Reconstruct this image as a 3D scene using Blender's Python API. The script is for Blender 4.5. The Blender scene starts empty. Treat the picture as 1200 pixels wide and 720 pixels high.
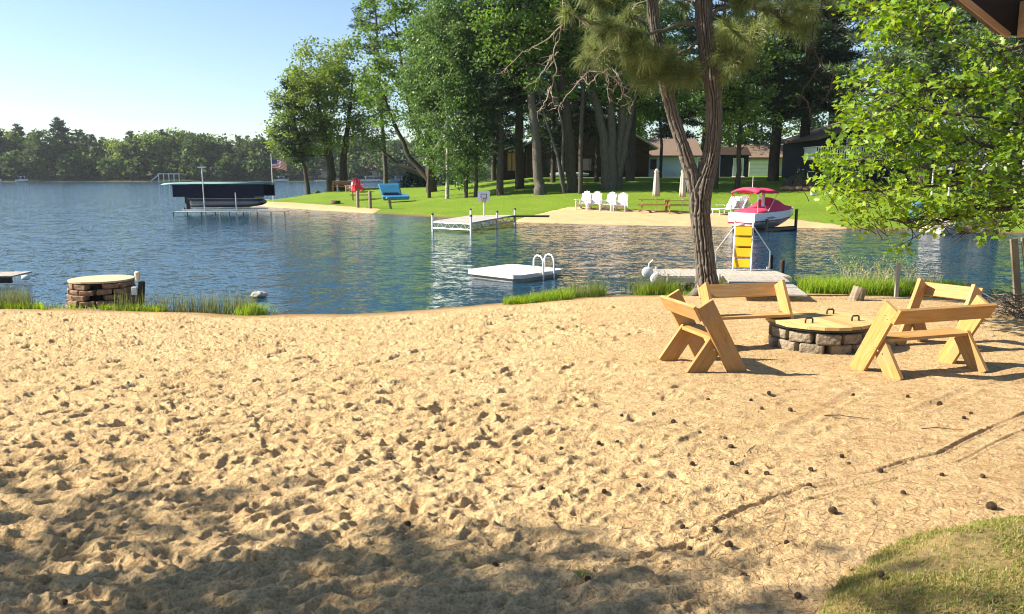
import bpy, math, random
import numpy as np
from mathutils import Vector, Matrix
R = math.radians
C = bpy.context.scene.collection
random.seed(7)

# ------------------------------------------------------------------ camera model
CAM = np.array([0.0, 0.0, 2.55]); FPX = 920.0; PITCH = math.atan(154.0/920.0)
def ray(px, py):
    u = (px-600.0)/FPX; v = (360.0-py)/FPX
    c, s = math.cos(PITCH), math.sin(PITCH)
    d = np.array([u, c+v*s, -s+v*c])
    return d
def at_depth(px, py, Y):
    d = ray(px, py); return CAM + d*(Y/d[1])
def at_z(px, py, z):
    d = ray(px, py); return CAM + d*((z-CAM[2])/d[2])
def march(px, py, fn, y0, y1, n=600):
    d = ray(px, py)/ray(px, py)[1]
    t = np.linspace(y0, y1, n)
    P = CAM[None, :] + d[None, :]*t[:, None]
    h = P[:, 2]-fn(P[:, 0], P[:, 1])
    k = np.argmax(h < 0)
    if h[k] >= 0:
        k = int(np.argmin(h)); P[k, 2] -= h[k]; return P[k]
    if k > 0:
        a = h[k-1]/(h[k-1]-h[k]+1e-12)
        return P[k-1]*(1-a)+P[k]*a
    return P[k]

# ------------------------------------------------------------------ numeric noise
def _h(ix, iy, seed):
    n = (ix*374761393 + iy*668265263 + seed*1442695041) & 0xffffffff
    n = ((n ^ (n >> 13))*1274126177) & 0xffffffff
    return ((n ^ (n >> 16)) & 0xffff)/65535.0
def vnoise(x, y, seed=0):
    x = np.asarray(x, float); y = np.asarray(y, float)
    ix = np.floor(x).astype(np.int64); iy = np.floor(y).astype(np.int64)
    fx = x-ix; fy = y-iy
    fx = fx*fx*fx*(fx*(fx*6-15)+10); fy = fy*fy*fy*(fy*(fy*6-15)+10)
    a = _h(ix, iy, seed); b = _h(ix+1, iy, seed); c = _h(ix, iy+1, seed); d = _h(ix+1, iy+1, seed)
    return (a*(1-fx)+b*fx)*(1-fy)+(c*(1-fx)+d*fx)*fy
def fbm(x, y, seed=0, oct=4):
    s = 0; a = .5
    for i in range(oct):
        s = s+a*(vnoise(x*2**i+i*17.3, y*2**i-i*9.1, seed+i)-.5); a *= .5
    return s
def smooth(a, b, x):
    t = np.clip((np.asarray(x, float)-a)/(b-a), 0, 1); return t*t*(3-2*t)

# ------------------------------------------------------------------ terrain functions (water level z = 0)
SLX = [-300, -120, -60, -25, -10, -4.7, -3.1, -1.6, 0, 2, 4.2, 6.4, 8.7, 11, 18, 30, 60]
SLY = [-60, -20, 6, 14, 15.3, 14.4, 14.4, 15.0, 15.8, 16.7, 17.3, 17.3, 16.8, 16.2, 14, 7, -30]
def shore_y(x): return np.interp(x, SLX, SLY)+.35*fbm(np.asarray(x, float)*.8, 0*np.asarray(x, float)+3, 5, 3)
def z_beach(x, y):
    d = shore_y(x)-np.asarray(y, float)
    up = .62*(1-np.exp(-np.maximum(d, 0)/6.5))
    dn = np.maximum(d, -30)*.075
    return np.where(d > 0, up, dn)
LFX = [-60, -26, -24, -19.8, -12.4, -5.4, 0, 4.55, 8.8, 14.9, 19.5, 22.9, 35, 60, 120]
LFY = [140, 85, 72, 65, 57, 49.8, 44.2, 41.9, 40.5, 39.1, 37.3, 35.1, 30, 15, -20]
LBX = [-60, -26, -24, -20, -12, 0, 8, 12, 20]
LBY = [120, 82, 80, 95, 102, 112, 150, 300, 700]
def lawn_s(x, y):
    x = np.asarray(x, float); y = np.asarray(y, float)
    f = np.interp(x, LFX, LFY); b = np.interp(x, LBX, LBY)
    w = .5*fbm(x*.5, y*.5, 31, 3)
    return np.minimum(y-f, (b-y)*3.0)+w
def z_lawn(x, y):
    s = lawn_s(x, y); x = np.asarray(x, float); y = np.asarray(y, float)
    hc = np.interp(x, [-24, -18, -8, 2, 20, 60], [.6, 1.05, 1.3, 2.25, 2.3, 2.6])
    up = .10*smooth(0, .6, s)+hc*smooth(-2, np.interp(x, [-12, 2], [29, 36]), s)+.10*fbm(x*.12, y*.12, 8, 3)*smooth(1, 8, s)
    return np.where(s > 0, up, s*.12-.02)
def on_beach(px, py): return march(px, py, z_beach, 1.5, 20)
def on_lawn(px, py): return march(px, py, z_lawn, 30, 180, 1500)

# ------------------------------------------------------------------ mesh building
class Geo:
    def __init__(s): s.ch = []
    def add(s, V, F, mi=0):
        s.ch.append((np.asarray(V, float).reshape(-1, 3), np.asarray(F, np.int64), mi)); return s
    def box(s, c, size, rot=None, mi=0, taper=1.0):
        x, y, z = [v/2 for v in size]
        V = np.array([[-x, -y, -z], [x, -y, -z], [x, y, -z], [-x, y, -z], [-x*taper, -y*taper, z], [x*taper, -y*taper, z], [x*taper, y*taper, z], [-x*taper, y*taper, z]])
        if rot is not None: V = V@np.array(rot.to_3x3() if hasattr(rot, 'to_3x3') else rot).T
        return s.add(V+np.array(c), [[0, 3, 2, 1], [4, 5, 6, 7], [0, 1, 5, 4], [1, 2, 6, 5], [2, 3, 7, 6], [3, 0, 4, 7]], mi)
    def tube(s, pts, rad, n=8, mi=0, cap=True, close=False):
        P = np.asarray(pts, float); k = len(P)
        r = np.full(k, rad, float) if np.isscalar(rad) else np.asarray(rad, float)
        T = np.gradient(P, axis=0); T /= np.linalg.norm(T, axis=1)[:, None]+1e-9
        ref = np.array([0, 0, 1.0]) if abs(T[0][2]) < .9 else np.array([1.0, 0, 0])
        N = np.cross(T[0], ref); N /= np.linalg.norm(N)
        a = np.linspace(0, 2*math.pi, n, endpoint=False); ca, sa = np.cos(a)[:, None], np.sin(a)[:, None]
        V = []
        for i in range(k):
            N = N-T[i]*np.dot(N, T[i]); N /= np.linalg.norm(N)+1e-9
            B = np.cross(T[i], N); V.append(P[i]+r[i]*(ca*N+sa*B))
        V = np.concatenate(V); j = np.arange(n); j2 = (j+1) % n
        F = [np.stack([i*n+j, i*n+j2, (i+1)*n+j2, (i+1)*n+j], 1) for i in range(k-1)]
        s.add(V, np.concatenate(F), mi)
        if cap:
            s.add(V[:n], [list(range(n))[::-1]], mi); s.add(V[-n:], [list(range(n))], mi)
        return s
    def lathe(s, prof, n=16, c=(0, 0, 0), mi=0, ax='z'):
        a = np.linspace(0, 2*math.pi, n, endpoint=False); V = []
        for r, z in prof: V.append(np.stack([r*np.cos(a), r*np.sin(a), np.full(n, z)], 1))
        V = np.concatenate(V); j = np.arange(n); j2 = (j+1) % n; k = len(prof)
        F = np.concatenate([np.stack([i*n+j, i*n+j2, (i+1)*n+j2, (i+1)*n+j], 1) for i in range(k-1)])
        if ax == 'y': V = V[:, [0, 2, 1]]*np.array([1, 1, -1])
        if ax == 'x': V = V[:, [2, 1, 0]]*np.array([1, 1, -1])
        return s.add(V+np.array(c), F, mi)
    def prism(s, poly, z0, z1, mi=0):
        n = len(poly); p = np.asarray(poly, float)
        V = np.concatenate([np.c_[p, np.full(n, z0)], np.c_[p, np.full(n, z1)]])
        s.add(V, [[i, (i+1) % n, n+(i+1) % n, n+i] for i in range(n)], mi)
        s.add(V[:n], [list(range(n))[::-1]], mi); s.add(V[n:], [list(range(n))], mi); return s
    def xf(s, M, k0=0):
        A = np.array(M)
        for i in range(k0, len(s.ch)):
            V, F, m = s.ch[i]; s.ch[i] = (V@A[:3, :3].T+A[:3, 3], F, m)
        return s
    def mesh(s, name, mats, sm=False):
        me = bpy.data.meshes.new(name); V = []; L = []; S = []; MI = []; off = 0; lo = 0
        for v, f, m in s.ch:
            if len(f) == 0: continue
            V.append(v); k = f.shape[1]; L.append((f+off).ravel()); S.append(lo+np.arange(len(f))*k)
            MI.append(np.full(len(f), m)); off += len(v); lo += f.size
        V = np.concatenate(V); L = np.concatenate(L); S = np.concatenate(S); MI = np.concatenate(MI)
        me.vertices.add(len(V)); me.vertices.foreach_set('co', V.ravel().astype(np.float32))
        me.loops.add(len(L)); me.loops.foreach_set('vertex_index', L.astype(np.int32))
        me.polygons.add(len(S)); me.polygons.foreach_set('loop_start', S.astype(np.int32))
        me.polygons.foreach_set('material_index', MI.astype(np.int32))
        me.polygons.foreach_set('use_smooth', np.full(len(S), bool(sm)))
        for m in (mats if isinstance(mats, (list, tuple)) else [mats]): me.materials.append(m)
        me.update(calc_edges=True)
        return me
    def obj(s, name, mats, parent=None, sm=False, bevel=0, loc=None):
        o = bpy.data.objects.new(name, s.mesh(name, mats, sm)); C.objects.link(o)
        if parent is not None: o.parent = parent
        if loc is not None: o.location = loc
        if bevel:
            b = o.modifiers.new('bevel', 'BEVEL'); b.width = bevel; b.segments = 2; b.limit_method = 'ANGLE'
        return o
class Mixed(Geo):
    def mesh(s, name, mats, sm=False):
        V, F4, F3 = s.mx; me = bpy.data.meshes.new(name); me.vertices.add(len(V)); me.vertices.foreach_set('co', V.ravel().astype(np.float32))
        L = np.concatenate([F4.ravel(), F3.ravel()]).astype(np.int32); me.loops.add(len(L)); me.loops.foreach_set('vertex_index', L)
        st = np.concatenate([np.arange(len(F4))*4, F4.size+np.arange(len(F3))*3]).astype(np.int32); me.polygons.add(len(st)); me.polygons.foreach_set('loop_start', st)
        me.materials.append(mats); me.update(calc_edges=True); return me
def tag(o, label=None, cat=None, group=None, kind=None):
    if label: o['label'] = label
    if cat: o['category'] = cat
    if group: o['group'] = group
    if kind: o['kind'] = kind
    return o
def thing(name, label, cat, loc=(0, 0, 0), rz=0, group=None, sc=1, rot=None):
    o = bpy.data.objects.new(name, None); C.objects.link(o); o.location = Vector([float(v) for v in loc])
    o.rotation_euler = rot or (0, 0, rz); o.scale = (sc, sc, sc); o.empty_display_size = .1
    return tag(o, label, cat, group)
def copy_tree(o, parent=None):
    c = o.copy(); C.objects.link(c)
    if parent is not None: c.parent = parent
    for ch in list(o.children): copy_tree(ch, c)
    return c
def repeat(proto, loc, rz, label, group=None, sc=1):
    c = copy_tree(proto); c.location = Vector([float(v) for v in loc]); c.rotation_euler = (0, 0, rz); c.scale = (sc, sc, sc)
    c['label'] = label
    if group: c['group'] = group
    return c
def board(name, p0, p1, w, t, nrm, m, parent, bevel=.004):
    """plank from p0 to p1; its wide face looks along nrm; grain runs along the object's own X"""
    p0 = Vector(p0); p1 = Vector(p1); x = (p1-p0); L = x.length; x.normalize()
    z = Vector(nrm); z = (z-x*z.dot(x)).normalized(); y = z.cross(x)
    M = Matrix((x, y, z)).transposed().to_4x4(); M.translation = (p0+p1)/2
    o = Geo().box((0, 0, 0), (L, w, t)).obj(name, m, parent, bevel=bevel); o.matrix_local = M
    return o

# ------------------------------------------------------------------ materials
def mat(name, col=(.5, .5, .5), rough=.6, spec=.5, metal=0):
    m = bpy.data.materials.new(name); m.use_nodes = True; nt = m.node_tree; b = nt.nodes['Principled BSDF']
    b.inputs['Base Color'].default_value = (*col, 1); b.inputs['Roughness'].default_value = rough
    b.inputs['Specular IOR Level'].default_value = spec; b.inputs['Metallic'].default_value = metal
    return m
class NT:
    def __init__(s, m): s.m = m; s.t = m.node_tree; s.b = s.t.nodes.get('Principled BSDF'); s.out = s.t.nodes.get('Material Output')
    def n(s, typ, **kw):
        nd = s.t.nodes.new(typ)
        for k, v in kw.items():
            if k.startswith('i_'):
                key = k[2:].replace('_', ' '); nd.inputs[key].default_value = v
            else: setattr(nd, k, v)
        return nd
    def l(s, a, b): s.t.links.new(a, b)
    def coord(s, kind='Object', scale=(1, 1, 1), rot=(0, 0, 0)):
        c = s.n('ShaderNodeTexCoord'); mp = s.n('ShaderNodeMapping'); mp.inputs['Scale'].default_value = scale; mp.inputs['Rotation'].default_value = rot
        s.l(c.outputs[kind], mp.inputs['Vector']); return mp.outputs['Vector']
    def noise(s, vec, scale=5, detail=4, rough=.55, dist=0):
        n = s.n('ShaderNodeTexNoise'); n.inputs['Scale'].default_value = scale; n.inputs['Detail'].default_value = detail
        n.inputs['Roughness'].default_value = rough; n.inputs['Distortion'].default_value = dist
        if vec is not None: s.l(vec, n.inputs['Vector'])
        return n.outputs['Fac']
    def ramp(s, fac, stops):
        r = s.n('ShaderNodeValToRGB'); e = r.color_ramp.elements
        while len(e) < len(stops): e.new(.5)
        for i, (p, c) in enumerate(stops):
            e[i].position = p; e[i].color = (*c, 1) if len(c) == 3 else c
        s.l(fac, r.inputs['Fac']); return r.outputs['Color']
    def mix(s, fac, a, b, mode='MIX'):
        x = s.n('ShaderNodeMix', data_type='RGBA', blend_type=mode)
        for v, i in ((fac, 0), (a, 6), (b, 7)):
            if hasattr(v, 'is_linked') or hasattr(v, 'links'): s.l(v, x.inputs[i])
            else: x.inputs[i].default_value = v if i == 0 else (*v, 1)
        return x.outputs[2]
    def math(s, op, a, b=0.0, clamp=False):
        x = s.n('ShaderNodeMath', operation=op, use_clamp=clamp)
        for v, i in ((a, 0), (b, 1)):
            if hasattr(v, 'links'): s.l(v, x.inputs[i])
            else: x.inputs[i].default_value = v
        return x.outputs[0]
    def bump(s, h, strength=.4, dist=.01, nrm=None):
        b = s.n('ShaderNodeBump'); b.inputs['Strength'].default_value = strength; b.inputs['Distance'].default_value = dist
        s.l(h, b.inputs['Height'])
        if nrm is not None: s.l(nrm, b.inputs['Normal'])
        return b.outputs['Normal']
def rough_mat(name, c0, c1, scale=6, rough=.8, bump=.3, dist=.01, stretch=(1, 1, 1), spec=.3, detail=6, kind='Object', metal=0):
    m = mat(name, c0, rough, spec, metal); N = NT(m); v = N.coord(kind, stretch)
    f = N.noise(v, scale, detail, .6)
    N.l(N.ramp(f, [(.3, c0), (.7, c1)]), N.b.inputs['Base Color'])
    if bump: N.l(N.bump(f, bump, dist), N.b.inputs['Normal'])
    return m
def leaf_mat(name, cols, trans=.35, rough=.45, tcol=None):
    m = mat(name, cols[0], rough, .35); N = NT(m)
    g = N.n('ShaderNodeNewGeometry')
    k = len(cols); c = N.ramp(g.outputs['Random Per Island'], [(i/(k-1), cc) for i, cc in enumerate(cols)])
    big = N.noise(N.coord('Object'), .45, 2)
    hs = N.n('ShaderNodeHueSaturation'); N.l(c, hs.inputs['Color'])
    mr = N.n('ShaderNodeMapRange'); N.l(big, mr.inputs['Value']); mr.inputs['From Min'].default_value = .3; mr.inputs['From Max'].default_value = .7
    mr.inputs['To Min'].default_value = .75; mr.inputs['To Max'].default_value = 1.25; N.l(mr.outputs[0], hs.inputs['Value'])
    N.l(hs.outputs[0], N.b.inputs['Base Color'])
    t = N.n('ShaderNodeBsdfTranslucent'); hs2 = N.n('ShaderNodeHueSaturation', i_Hue=.485, i_Saturation=1.15, i_Value=1.35)
    N.l(hs.outputs[0], hs2.inputs['Color']); N.l(hs2.outputs[0], t.inputs['Color'])
    mx = N.n('ShaderNodeMixShader'); mx.inputs[0].default_value = trans
    N.l(N.b.outputs[0], mx.inputs[1]); N.l(t.outputs[0], mx.inputs[2]); N.l(mx.outputs[0], N.out.inputs['Surface'])
    return m
def wood_mat(name, c0, c1, c2, gs=1.0, rough=.65, grey=0):
    m = mat(name, c0, rough, .3); N = NT(m)
    oi = N.n('ShaderNodeObjectInfo'); va = N.n('ShaderNodeVectorMath', operation='ADD')
    co = N.n('ShaderNodeTexCoord'); ml = N.n('ShaderNodeVectorMath', operation='SCALE'); N.l(oi.outputs['Random'], ml.inputs['Scale']); ml.inputs[0].default_value = (7, 3, 5)
    N.l(co.outputs['Object'], va.inputs[0]); N.l(ml.outputs[0], va.inputs[1])
    mp = N.n('ShaderNodeMapping'); mp.inputs['Scale'].default_value = (1.2*gs, 14*gs, 14*gs); N.l(va.outputs[0], mp.inputs['Vector'])
    f = N.noise(mp.outputs[0], 2.2, 5, .6, 1.2)
    mp2 = N.n('ShaderNodeMapping'); mp2.inputs['Scale'].default_value = (2*gs, 70*gs, 70*gs); N.l(va.outputs[0], mp2.inputs['Vector'])
    g = N.noise(mp2.outputs[0], 2, 3, .6)
    col = N.ramp(f, [(.25, c1), (.5, c0), (.75, c2)])
    kn = N.n('ShaderNodeTexVoronoi'); mp3 = N.n('ShaderNodeMapping'); mp3.inputs['Scale'].default_value = (2.2*gs, 6*gs, 6*gs); N.l(va.outputs[0], mp3.inputs['Vector']); N.l(mp3.outputs[0], kn.inputs['Vector'])
    kf = N.ramp(kn.outputs['Distance'], [(.07, (1, 1, 1)), (.13, (0, 0, 0))])
    col = N.mix(N.math('MULTIPLY', kf, .75), col, tuple(v*.3 for v in c1))
    col = N.mix(N.math('MULTIPLY', g, .45), col, tuple(v*.55 for v in c1))
    if name.startswith('new'): col = N.mix(N.math('MULTIPLY', N.ramp(N.noise(va.outputs[0], 3.5, 6, .7), [(.45, (0, 0, 0)), (.68, (1, 1, 1))]), .45), col, (.30, .235, .16))
    br = N.n('ShaderNodeHueSaturation'); N.l(col, br.inputs['Color'])
    N.l(N.math('ADD', N.math('MULTIPLY', oi.outputs['Random'], .42), .76), br.inputs['Value']); N.l(br.outputs[0], N.b.inputs['Base Color'])
    N.l(N.bump(g, .25, .003), N.b.inputs['Normal'])
    return m
W_NEW = wood_mat('new_pine_boards', (.48, .265, .085), (.34, .155, .042), (.59, .365, .14))
W_GREY = wood_mat('weathered_boards', (.42, .38, .33), (.30, .27, .23), (.52, .48, .42))
W_BROWN = wood_mat('stained_picnic_wood', (.33, .185, .075), (.24, .125, .05), (.39, .225, .095))
W_POST = wood_mat('old_post_wood', (.28, .23, .16), (.17, .13, .09), (.36, .30, .22))
W_DARK = rough_mat('dark_wet_wood', (.02, .017, .014), (.045, .038, .03), 12)
WHITE = rough_mat('white_plastic', (.62, .62, .61), (.72, .72, .71), 4, .45, .05)
WHITE_PAINT = rough_mat('white_paint', (.72, .73, .74), (.80, .80, .80), 3, .5, .05)
METAL = mat('galvanised_metal', (.60, .61, .62), .38, .5, .7)
BLACK_METAL = mat('black_metal', (.015, .015, .016), .4)
BARK_FAR = rough_mat('grey_bark', (.035, .028, .022), (.09, .075, .06), 5, .9, .6, .03, (3, 3, .5))
BARK_PALE = rough_mat('pale_bark', (.06, .052, .044), (.135, .12, .10), 5, .9, .5, .02, (3, 3, .6))
BIRCH = rough_mat('birch_bark', (.08, .075, .065), (.55, .53, .49), 6, .8, .3, .01, (.8, .8, 2.5))
W_LID = wood_mat('pale_lid_planks', (.60, .42, .18), (.46, .29, .10), (.68, .50, .24))
L_MAPLE = leaf_mat('silver_maple_leaf', [(.12, .19, .034), (.165, .25, .045), (.135, .21, .055), (.21, .28, .08), (.10, .165, .03)], .48)
L_ASH = leaf_mat('broadleaf_green', [(.080, .165, .028), (.12, .215, .038), (.09, .175, .04), (.165, .25, .055)], .42)
L_BIRCH = leaf_mat('birch_leaf', [(.085, .165, .04), (.12, .21, .055), (.07, .14, .036), (.155, .235, .08)], .42)
L_PINE = leaf_mat('pine_needle_mass', [(.022, .048, .022), (.030, .062, .026), (.018, .038, .018), (.042, .072, .030)], .15, .5)
L_WPINE = leaf_mat('grey_green_needles', [(.085, .135, .058), (.105, .155, .068), (.07, .115, .05), (.13, .17, .075)], .25, .5)
L_NEAR = leaf_mat('oak_leaf_bright', [(.15, .27, .024), (.21, .33, .032), (.10, .20, .022), (.29, .38, .045), (.16, .28, .045), (.07, .15, .02)], .48, .38)
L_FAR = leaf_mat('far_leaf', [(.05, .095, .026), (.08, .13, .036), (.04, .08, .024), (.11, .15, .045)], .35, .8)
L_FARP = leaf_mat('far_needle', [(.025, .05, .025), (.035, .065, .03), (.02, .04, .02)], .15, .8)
NEEDLE = leaf_mat('long_needles', [(.17, .23, .075), (.24, .29, .105), (.12, .18, .06), (.27, .25, .09), (.19, .26, .105), (.28, .33, .15)], .42, .4)
BLADE = leaf_mat('grass_blade', [(.19, .31, .03), (.25, .37, .04), (.15, .26, .025), (.31, .38, .07)], .45, .45)
REED = leaf_mat('reed_stem', [(.10, .16, .04), (.16, .20, .06), (.24, .22, .10), (.12, .18, .04)], .3, .5)
# ------------------------------------------------------------------ world, sun, camera
EL = R(35); AZF = R(1)     # sun stands to the left, a little ahead of the camera
S = Vector((-math.cos(EL)*math.cos(AZF), math.cos(EL)*math.sin(AZF), math.sin(EL)))
sc = bpy.context.scene
w = bpy.data.worlds.new('World'); sc.world = w; w.use_nodes = True
sky = w.node_tree.nodes.new('ShaderNodeTexSky'); sky.sky_type = 'NISHITA'; sky.sun_disc = False
sky.sun_elevation = EL; sky.sun_rotation = math.atan2(S.x, S.y); sky.altitude = 200; sky.air_density = 1.0; sky.dust_density = .6; sky.ozone_density = 2.5
bg = w.node_tree.nodes['Background']; bg.inputs['Strength'].default_value = .070
w.node_tree.links.new(sky.outputs[0], bg.inputs['Color'])
sl = bpy.data.lights.new('sun', 'SUN'); sl.energy = 5.0; sl.angle = R(.55); sl.color = (1, .90, .74)
so = bpy.data.objects.new('sun', sl); C.objects.link(so); so.rotation_euler = (-S).to_track_quat('-Z', 'Y').to_euler()
cd = bpy.data.cameras.new('camera'); co = bpy.data.objects.new('camera', cd); C.objects.link(co); sc.camera = co
cd.sensor_width = 36; cd.lens = 36*FPX/1200; cd.clip_end = 6000; cd.clip_start = .05
co.location = Vector(CAM); co.rotation_euler = (math.pi/2-PITCH, 0, 0)
sc.view_settings.view_transform = 'Standard'; sc.view_settings.look = 'None'; sc.view_settings.gamma = 1; sc.view_settings.use_curve_mapping = False
sc.view_settings.exposure = 1.43
sc.cycles.use_denoising = True; sc.cycles.denoising_prefilter = 'ACCURATE'; sc.cycles.filter_width = 1.1; sc.cycles.max_bounces = 6; sc.cycles.transparent_max_bounces = 8; sc.cycles.volume_bounces = 0
sc.cycles.sample_clamp_indirect = 4; sc.cycles.caustics_reflective = False; sc.cycles.caustics_refractive = False

# ------------------------------------------------------------------ sand beach
def grid(xs_rows, ys, zfn=None):
    pass
uf = np.linspace(-.74, .74, 1250)
uu = np.concatenate([np.linspace(-14, -1.2, 26), np.linspace(-1.15, -.75, 30), uf, np.linspace(.75, 1.15, 30), np.linspace(1.2, 6, 20)])
yy = np.concatenate([1/np.linspace(1/2.6, 1/16.5, 720), np.linspace(16.6, 22, 26)])
X = uu[None, :]*yy[:, None]; Y = np.repeat(yy[:, None], len(uu), 1)
Z = z_beach(X, Y)
dry = smooth(.0, 1.6, shore_y(X)-Y)
near_ = .40+.48*smooth(3.2, 7.0, Y)+.70*smooth(6.5, 13, Y)
left = smooth(2.6, -.6, X-.12*(Y-6))                  # well trodden on the left, smoother under the pine litter
amp = (.35+.65*left)*near_
Z = Z+dry*(.08*fbm(X*.45, Y*.45, 3, 3)+amp*(.034*fbm(X*1.3-.5*Y, Y*2.4, 11, 2)+.026*fbm(X*4.2-1.5*Y, Y*8, 12, 2)+.026*(.25-np.abs(fbm(X*9-3*Y, Y*15, 14, 3)))+.017*fbm(X*15-4*Y, Y*24, 15, 2))+(.35+.65*left)*near_*.020*fbm(X*40, Y*46, 13, 2)+.006*fbm(X*40, Y*46, 16, 2))
rng = np.random.default_rng(5)
nf = 13000
fy = 1/rng.uniform(1/14.5, 1/2.7, nf); fx = rng.uniform(-.8, .8, nf)*fy
for i in range(nf):
    x0, y0 = fx[i], fy[i]
    lf = 1/(1+math.exp((x0-.12*(y0-6)-1.2)*1.6))
    if rng.random() > .12+.88*lf: continue
    a = rng.normal(.25, .55); ln = rng.uniform(.06, .15)*(.8+.03*y0); wd = rng.uniform(.028, .052)*(.8+.03*y0); dp = rng.uniform(.006, .026)*(.45+.55*lf)*float(.5+.6*smooth(3.2, 7.0, y0)+.7*smooth(6.5, 13, y0))
    r0 = np.searchsorted(yy, y0-.35); r1 = np.searchsorted(yy, y0+.35); c0 = np.searchsorted(uu, (x0-.35)/y0); c1 = np.searchsorted(uu, (x0+.35)/y0)
    if r1-r0 < 2 or c1-c0 < 2: continue
    dx = X[r0:r1, c0:c1]-x0; dy = Y[r0:r1, c0:c1]-y0
    p = (dx*math.cos(a)+dy*math.sin(a))/ln; q = (-dx*math.sin(a)+dy*math.cos(a))/wd
    rr = p*p+q*q
    Z[r0:r1, c0:c1] += dry[r0:r1, c0:c1]*(-dp*np.exp(-rr**1.8)+.5*dp*np.exp(-((np.sqrt(rr)-1.35)/.33)**2)*(.55+.45*np.sin(np.arctan2(q, p)+i)))
def pline(pts): return np.array([on_beach(*p)[:2] for p in pts])
def furrow(pts, wd, dp, seed):
    P = pline(pts); best = np.full(X.shape, 9.0); tt = np.zeros(X.shape); acc = 0
    for a, b in zip(P[:-1], P[1:]):
        ab = b-a; L = np.linalg.norm(ab); t = np.clip(((X-a[0])*ab[0]+(Y-a[1])*ab[1])/L**2, 0, 1)
        d = np.hypot(X-a[0]-t*ab[0], Y-a[1]-t*ab[1]); m = d < best; best = np.where(m, d, best); tt = np.where(m, acc+t*L, tt); acc += L
    k = .35+1.3*vnoise(tt*2.2, tt*0, seed)
    return k*dp*(-np.exp(-(best/wd)**2)+.8*np.exp(-((best-1.7*wd)/(.6*wd))**2))
rut = [(700, 665), (800, 637), (860, 600), (930, 575), (1030, 551), (1060, 541), (1100, 532), (1160, 502), (1215, 478)]
Z += furrow(rut, .016, .011, 41)
Z += furrow([(x+26, y+9) for x, y in rut], .013, .007, 42)
Z += furrow([(860, 560), (930, 500), (1010, 455)], .05, .008, 43)+furrow([(1080, 480), (1140, 455), (1200, 440)], .05, .009, 44)+furrow([(700, 560), (860, 470), (1000, 450)], .05, .007, 45)
# low turf mound corner: sand lies under it
V = np.stack([X, Y, Z], -1).reshape(-1, 3); nx = len(uu); ny = len(yy)
ii = (np.arange(ny-1)[:, None]*nx+np.arange(nx-1)[None, :]).ravel()
F = np.stack([ii, ii+1, ii+nx+1, ii+nx], 1)
g = Geo().add(V, F)
# coarse apron of the same beach around and behind the camera
g2x = np.linspace(-60, 40, 90); yb = np.linspace(-40, 2.6, 36)
for ya, yb_ in ((-40, 2.6),):
    A, B = np.meshgrid(g2x, yb); ZZ = z_beach(A, B)
    # the last row follows the fine grid's first row closely enough (both about z_beach)
    k = (np.arange(len(yb)-1)[:, None]*len(g2x)+np.arange(len(g2x)-1)[None, :]).ravel()
    g.add(np.stack([A, B, ZZ-.02], -1).reshape(-1, 3), np.stack([k, k+1, k+len(g2x)+1, k+len(g2x)], 1))
SAND = mat('beach_sand', (.5, .36, .2), .95, .1); N = NT(SAND)
v = N.coord('Object'); geo = N.n('ShaderNodeNewGeometry'); sep = N.n('ShaderNodeSeparateXYZ'); N.l(geo.outputs['Position'], sep.inputs[0])
n1 = N.noise(v, 1.3, 5); n2 = N.noise(v, 55, 4, .7); n3 = N.noise(v, 190, 2, .6)
col = N.ramp(n1, [(.3, (.57, .405, .205)), (.7, (.69, .505, .275))])
col = N.mix(N.ramp(n2, [(.34, (.8,)*3), (.54, (0, 0, 0))]), col, (.26, .165, .08))
col = N.mix(N.ramp(n3, [(.58, (0, 0, 0)), (.72, (.6,)*3)]), col, (.80, .62, .38))
dmp = N.ramp(N.noise(N.coord('Object', (1, 1.7, 1), (0, 0, R(-14))), 7.5, 6, .72), [(.50, (0, 0, 0)), (.68, (.55,)*3)]); col = N.mix(dmp, col, (.37, .215, .095))
# pine litter tints the right-hand side
lx = N.n('ShaderNodeMapRange'); N.l(sep.outputs['X'], lx.inputs['Value']); lx.inputs['From Min'].default_value = .2; lx.inputs['From Max'].default_value = 3
lit = N.math('MULTIPLY', lx.outputs[0], N.ramp(N.noise(v, 9, 8, .75), [(.45, (0, 0, 0)), (.66, (.65,)*3)]))
col = N.mix(lit, col, (.30, .17, .07))
wet = N.n('ShaderNodeMapRange'); N.l(sep.outputs['Z'], wet.inputs['Value']); wet.inputs['From Min'].default_value = .01; wet.inputs['From Max'].default_value = .09; wet.inputs['To Min'].default_value = 1; wet.inputs['To Max'].default_value = 0
col = N.mix(N.math('MULTIPLY', wet.outputs[0], .75), col, (.20, .12, .045))
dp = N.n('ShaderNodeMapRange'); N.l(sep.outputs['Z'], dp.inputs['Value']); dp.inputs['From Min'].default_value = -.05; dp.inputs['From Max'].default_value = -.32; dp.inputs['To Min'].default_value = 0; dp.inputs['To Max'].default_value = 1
col = N.mix(dp.outputs[0], col, (.020, .028, .020)); N.l(col, N.b.inputs['Base Color'])  # dark muck tone by depth, also standing in for light lost in the water
h = N.math('ADD', N.math('MULTIPLY', n2, .9), N.math('MULTIPLY', n3, .25))
N.l(N.bump(N.math('ADD', h, N.math('MULTIPLY', N.noise(v, 24, 5, .7), 1.1)), 1.0, .026), N.b.inputs['Normal'])
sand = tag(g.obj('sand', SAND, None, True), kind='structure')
_yy, _uu, _Z = yy, uu, Z
def z_sand(x, y):
    y = np.asarray(y, float); u = np.asarray(x, float)/y
    i = np.clip(np.searchsorted(_yy, y), 0, len(_yy)-1); j = np.clip(np.searchsorted(_uu, u), 0, len(_uu)-1)
    return _Z[i, j]
def on_sand(px, py):
    p = on_beach(px, py); p[2] = float(z_sand(p[0], p[1])); return p

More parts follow.
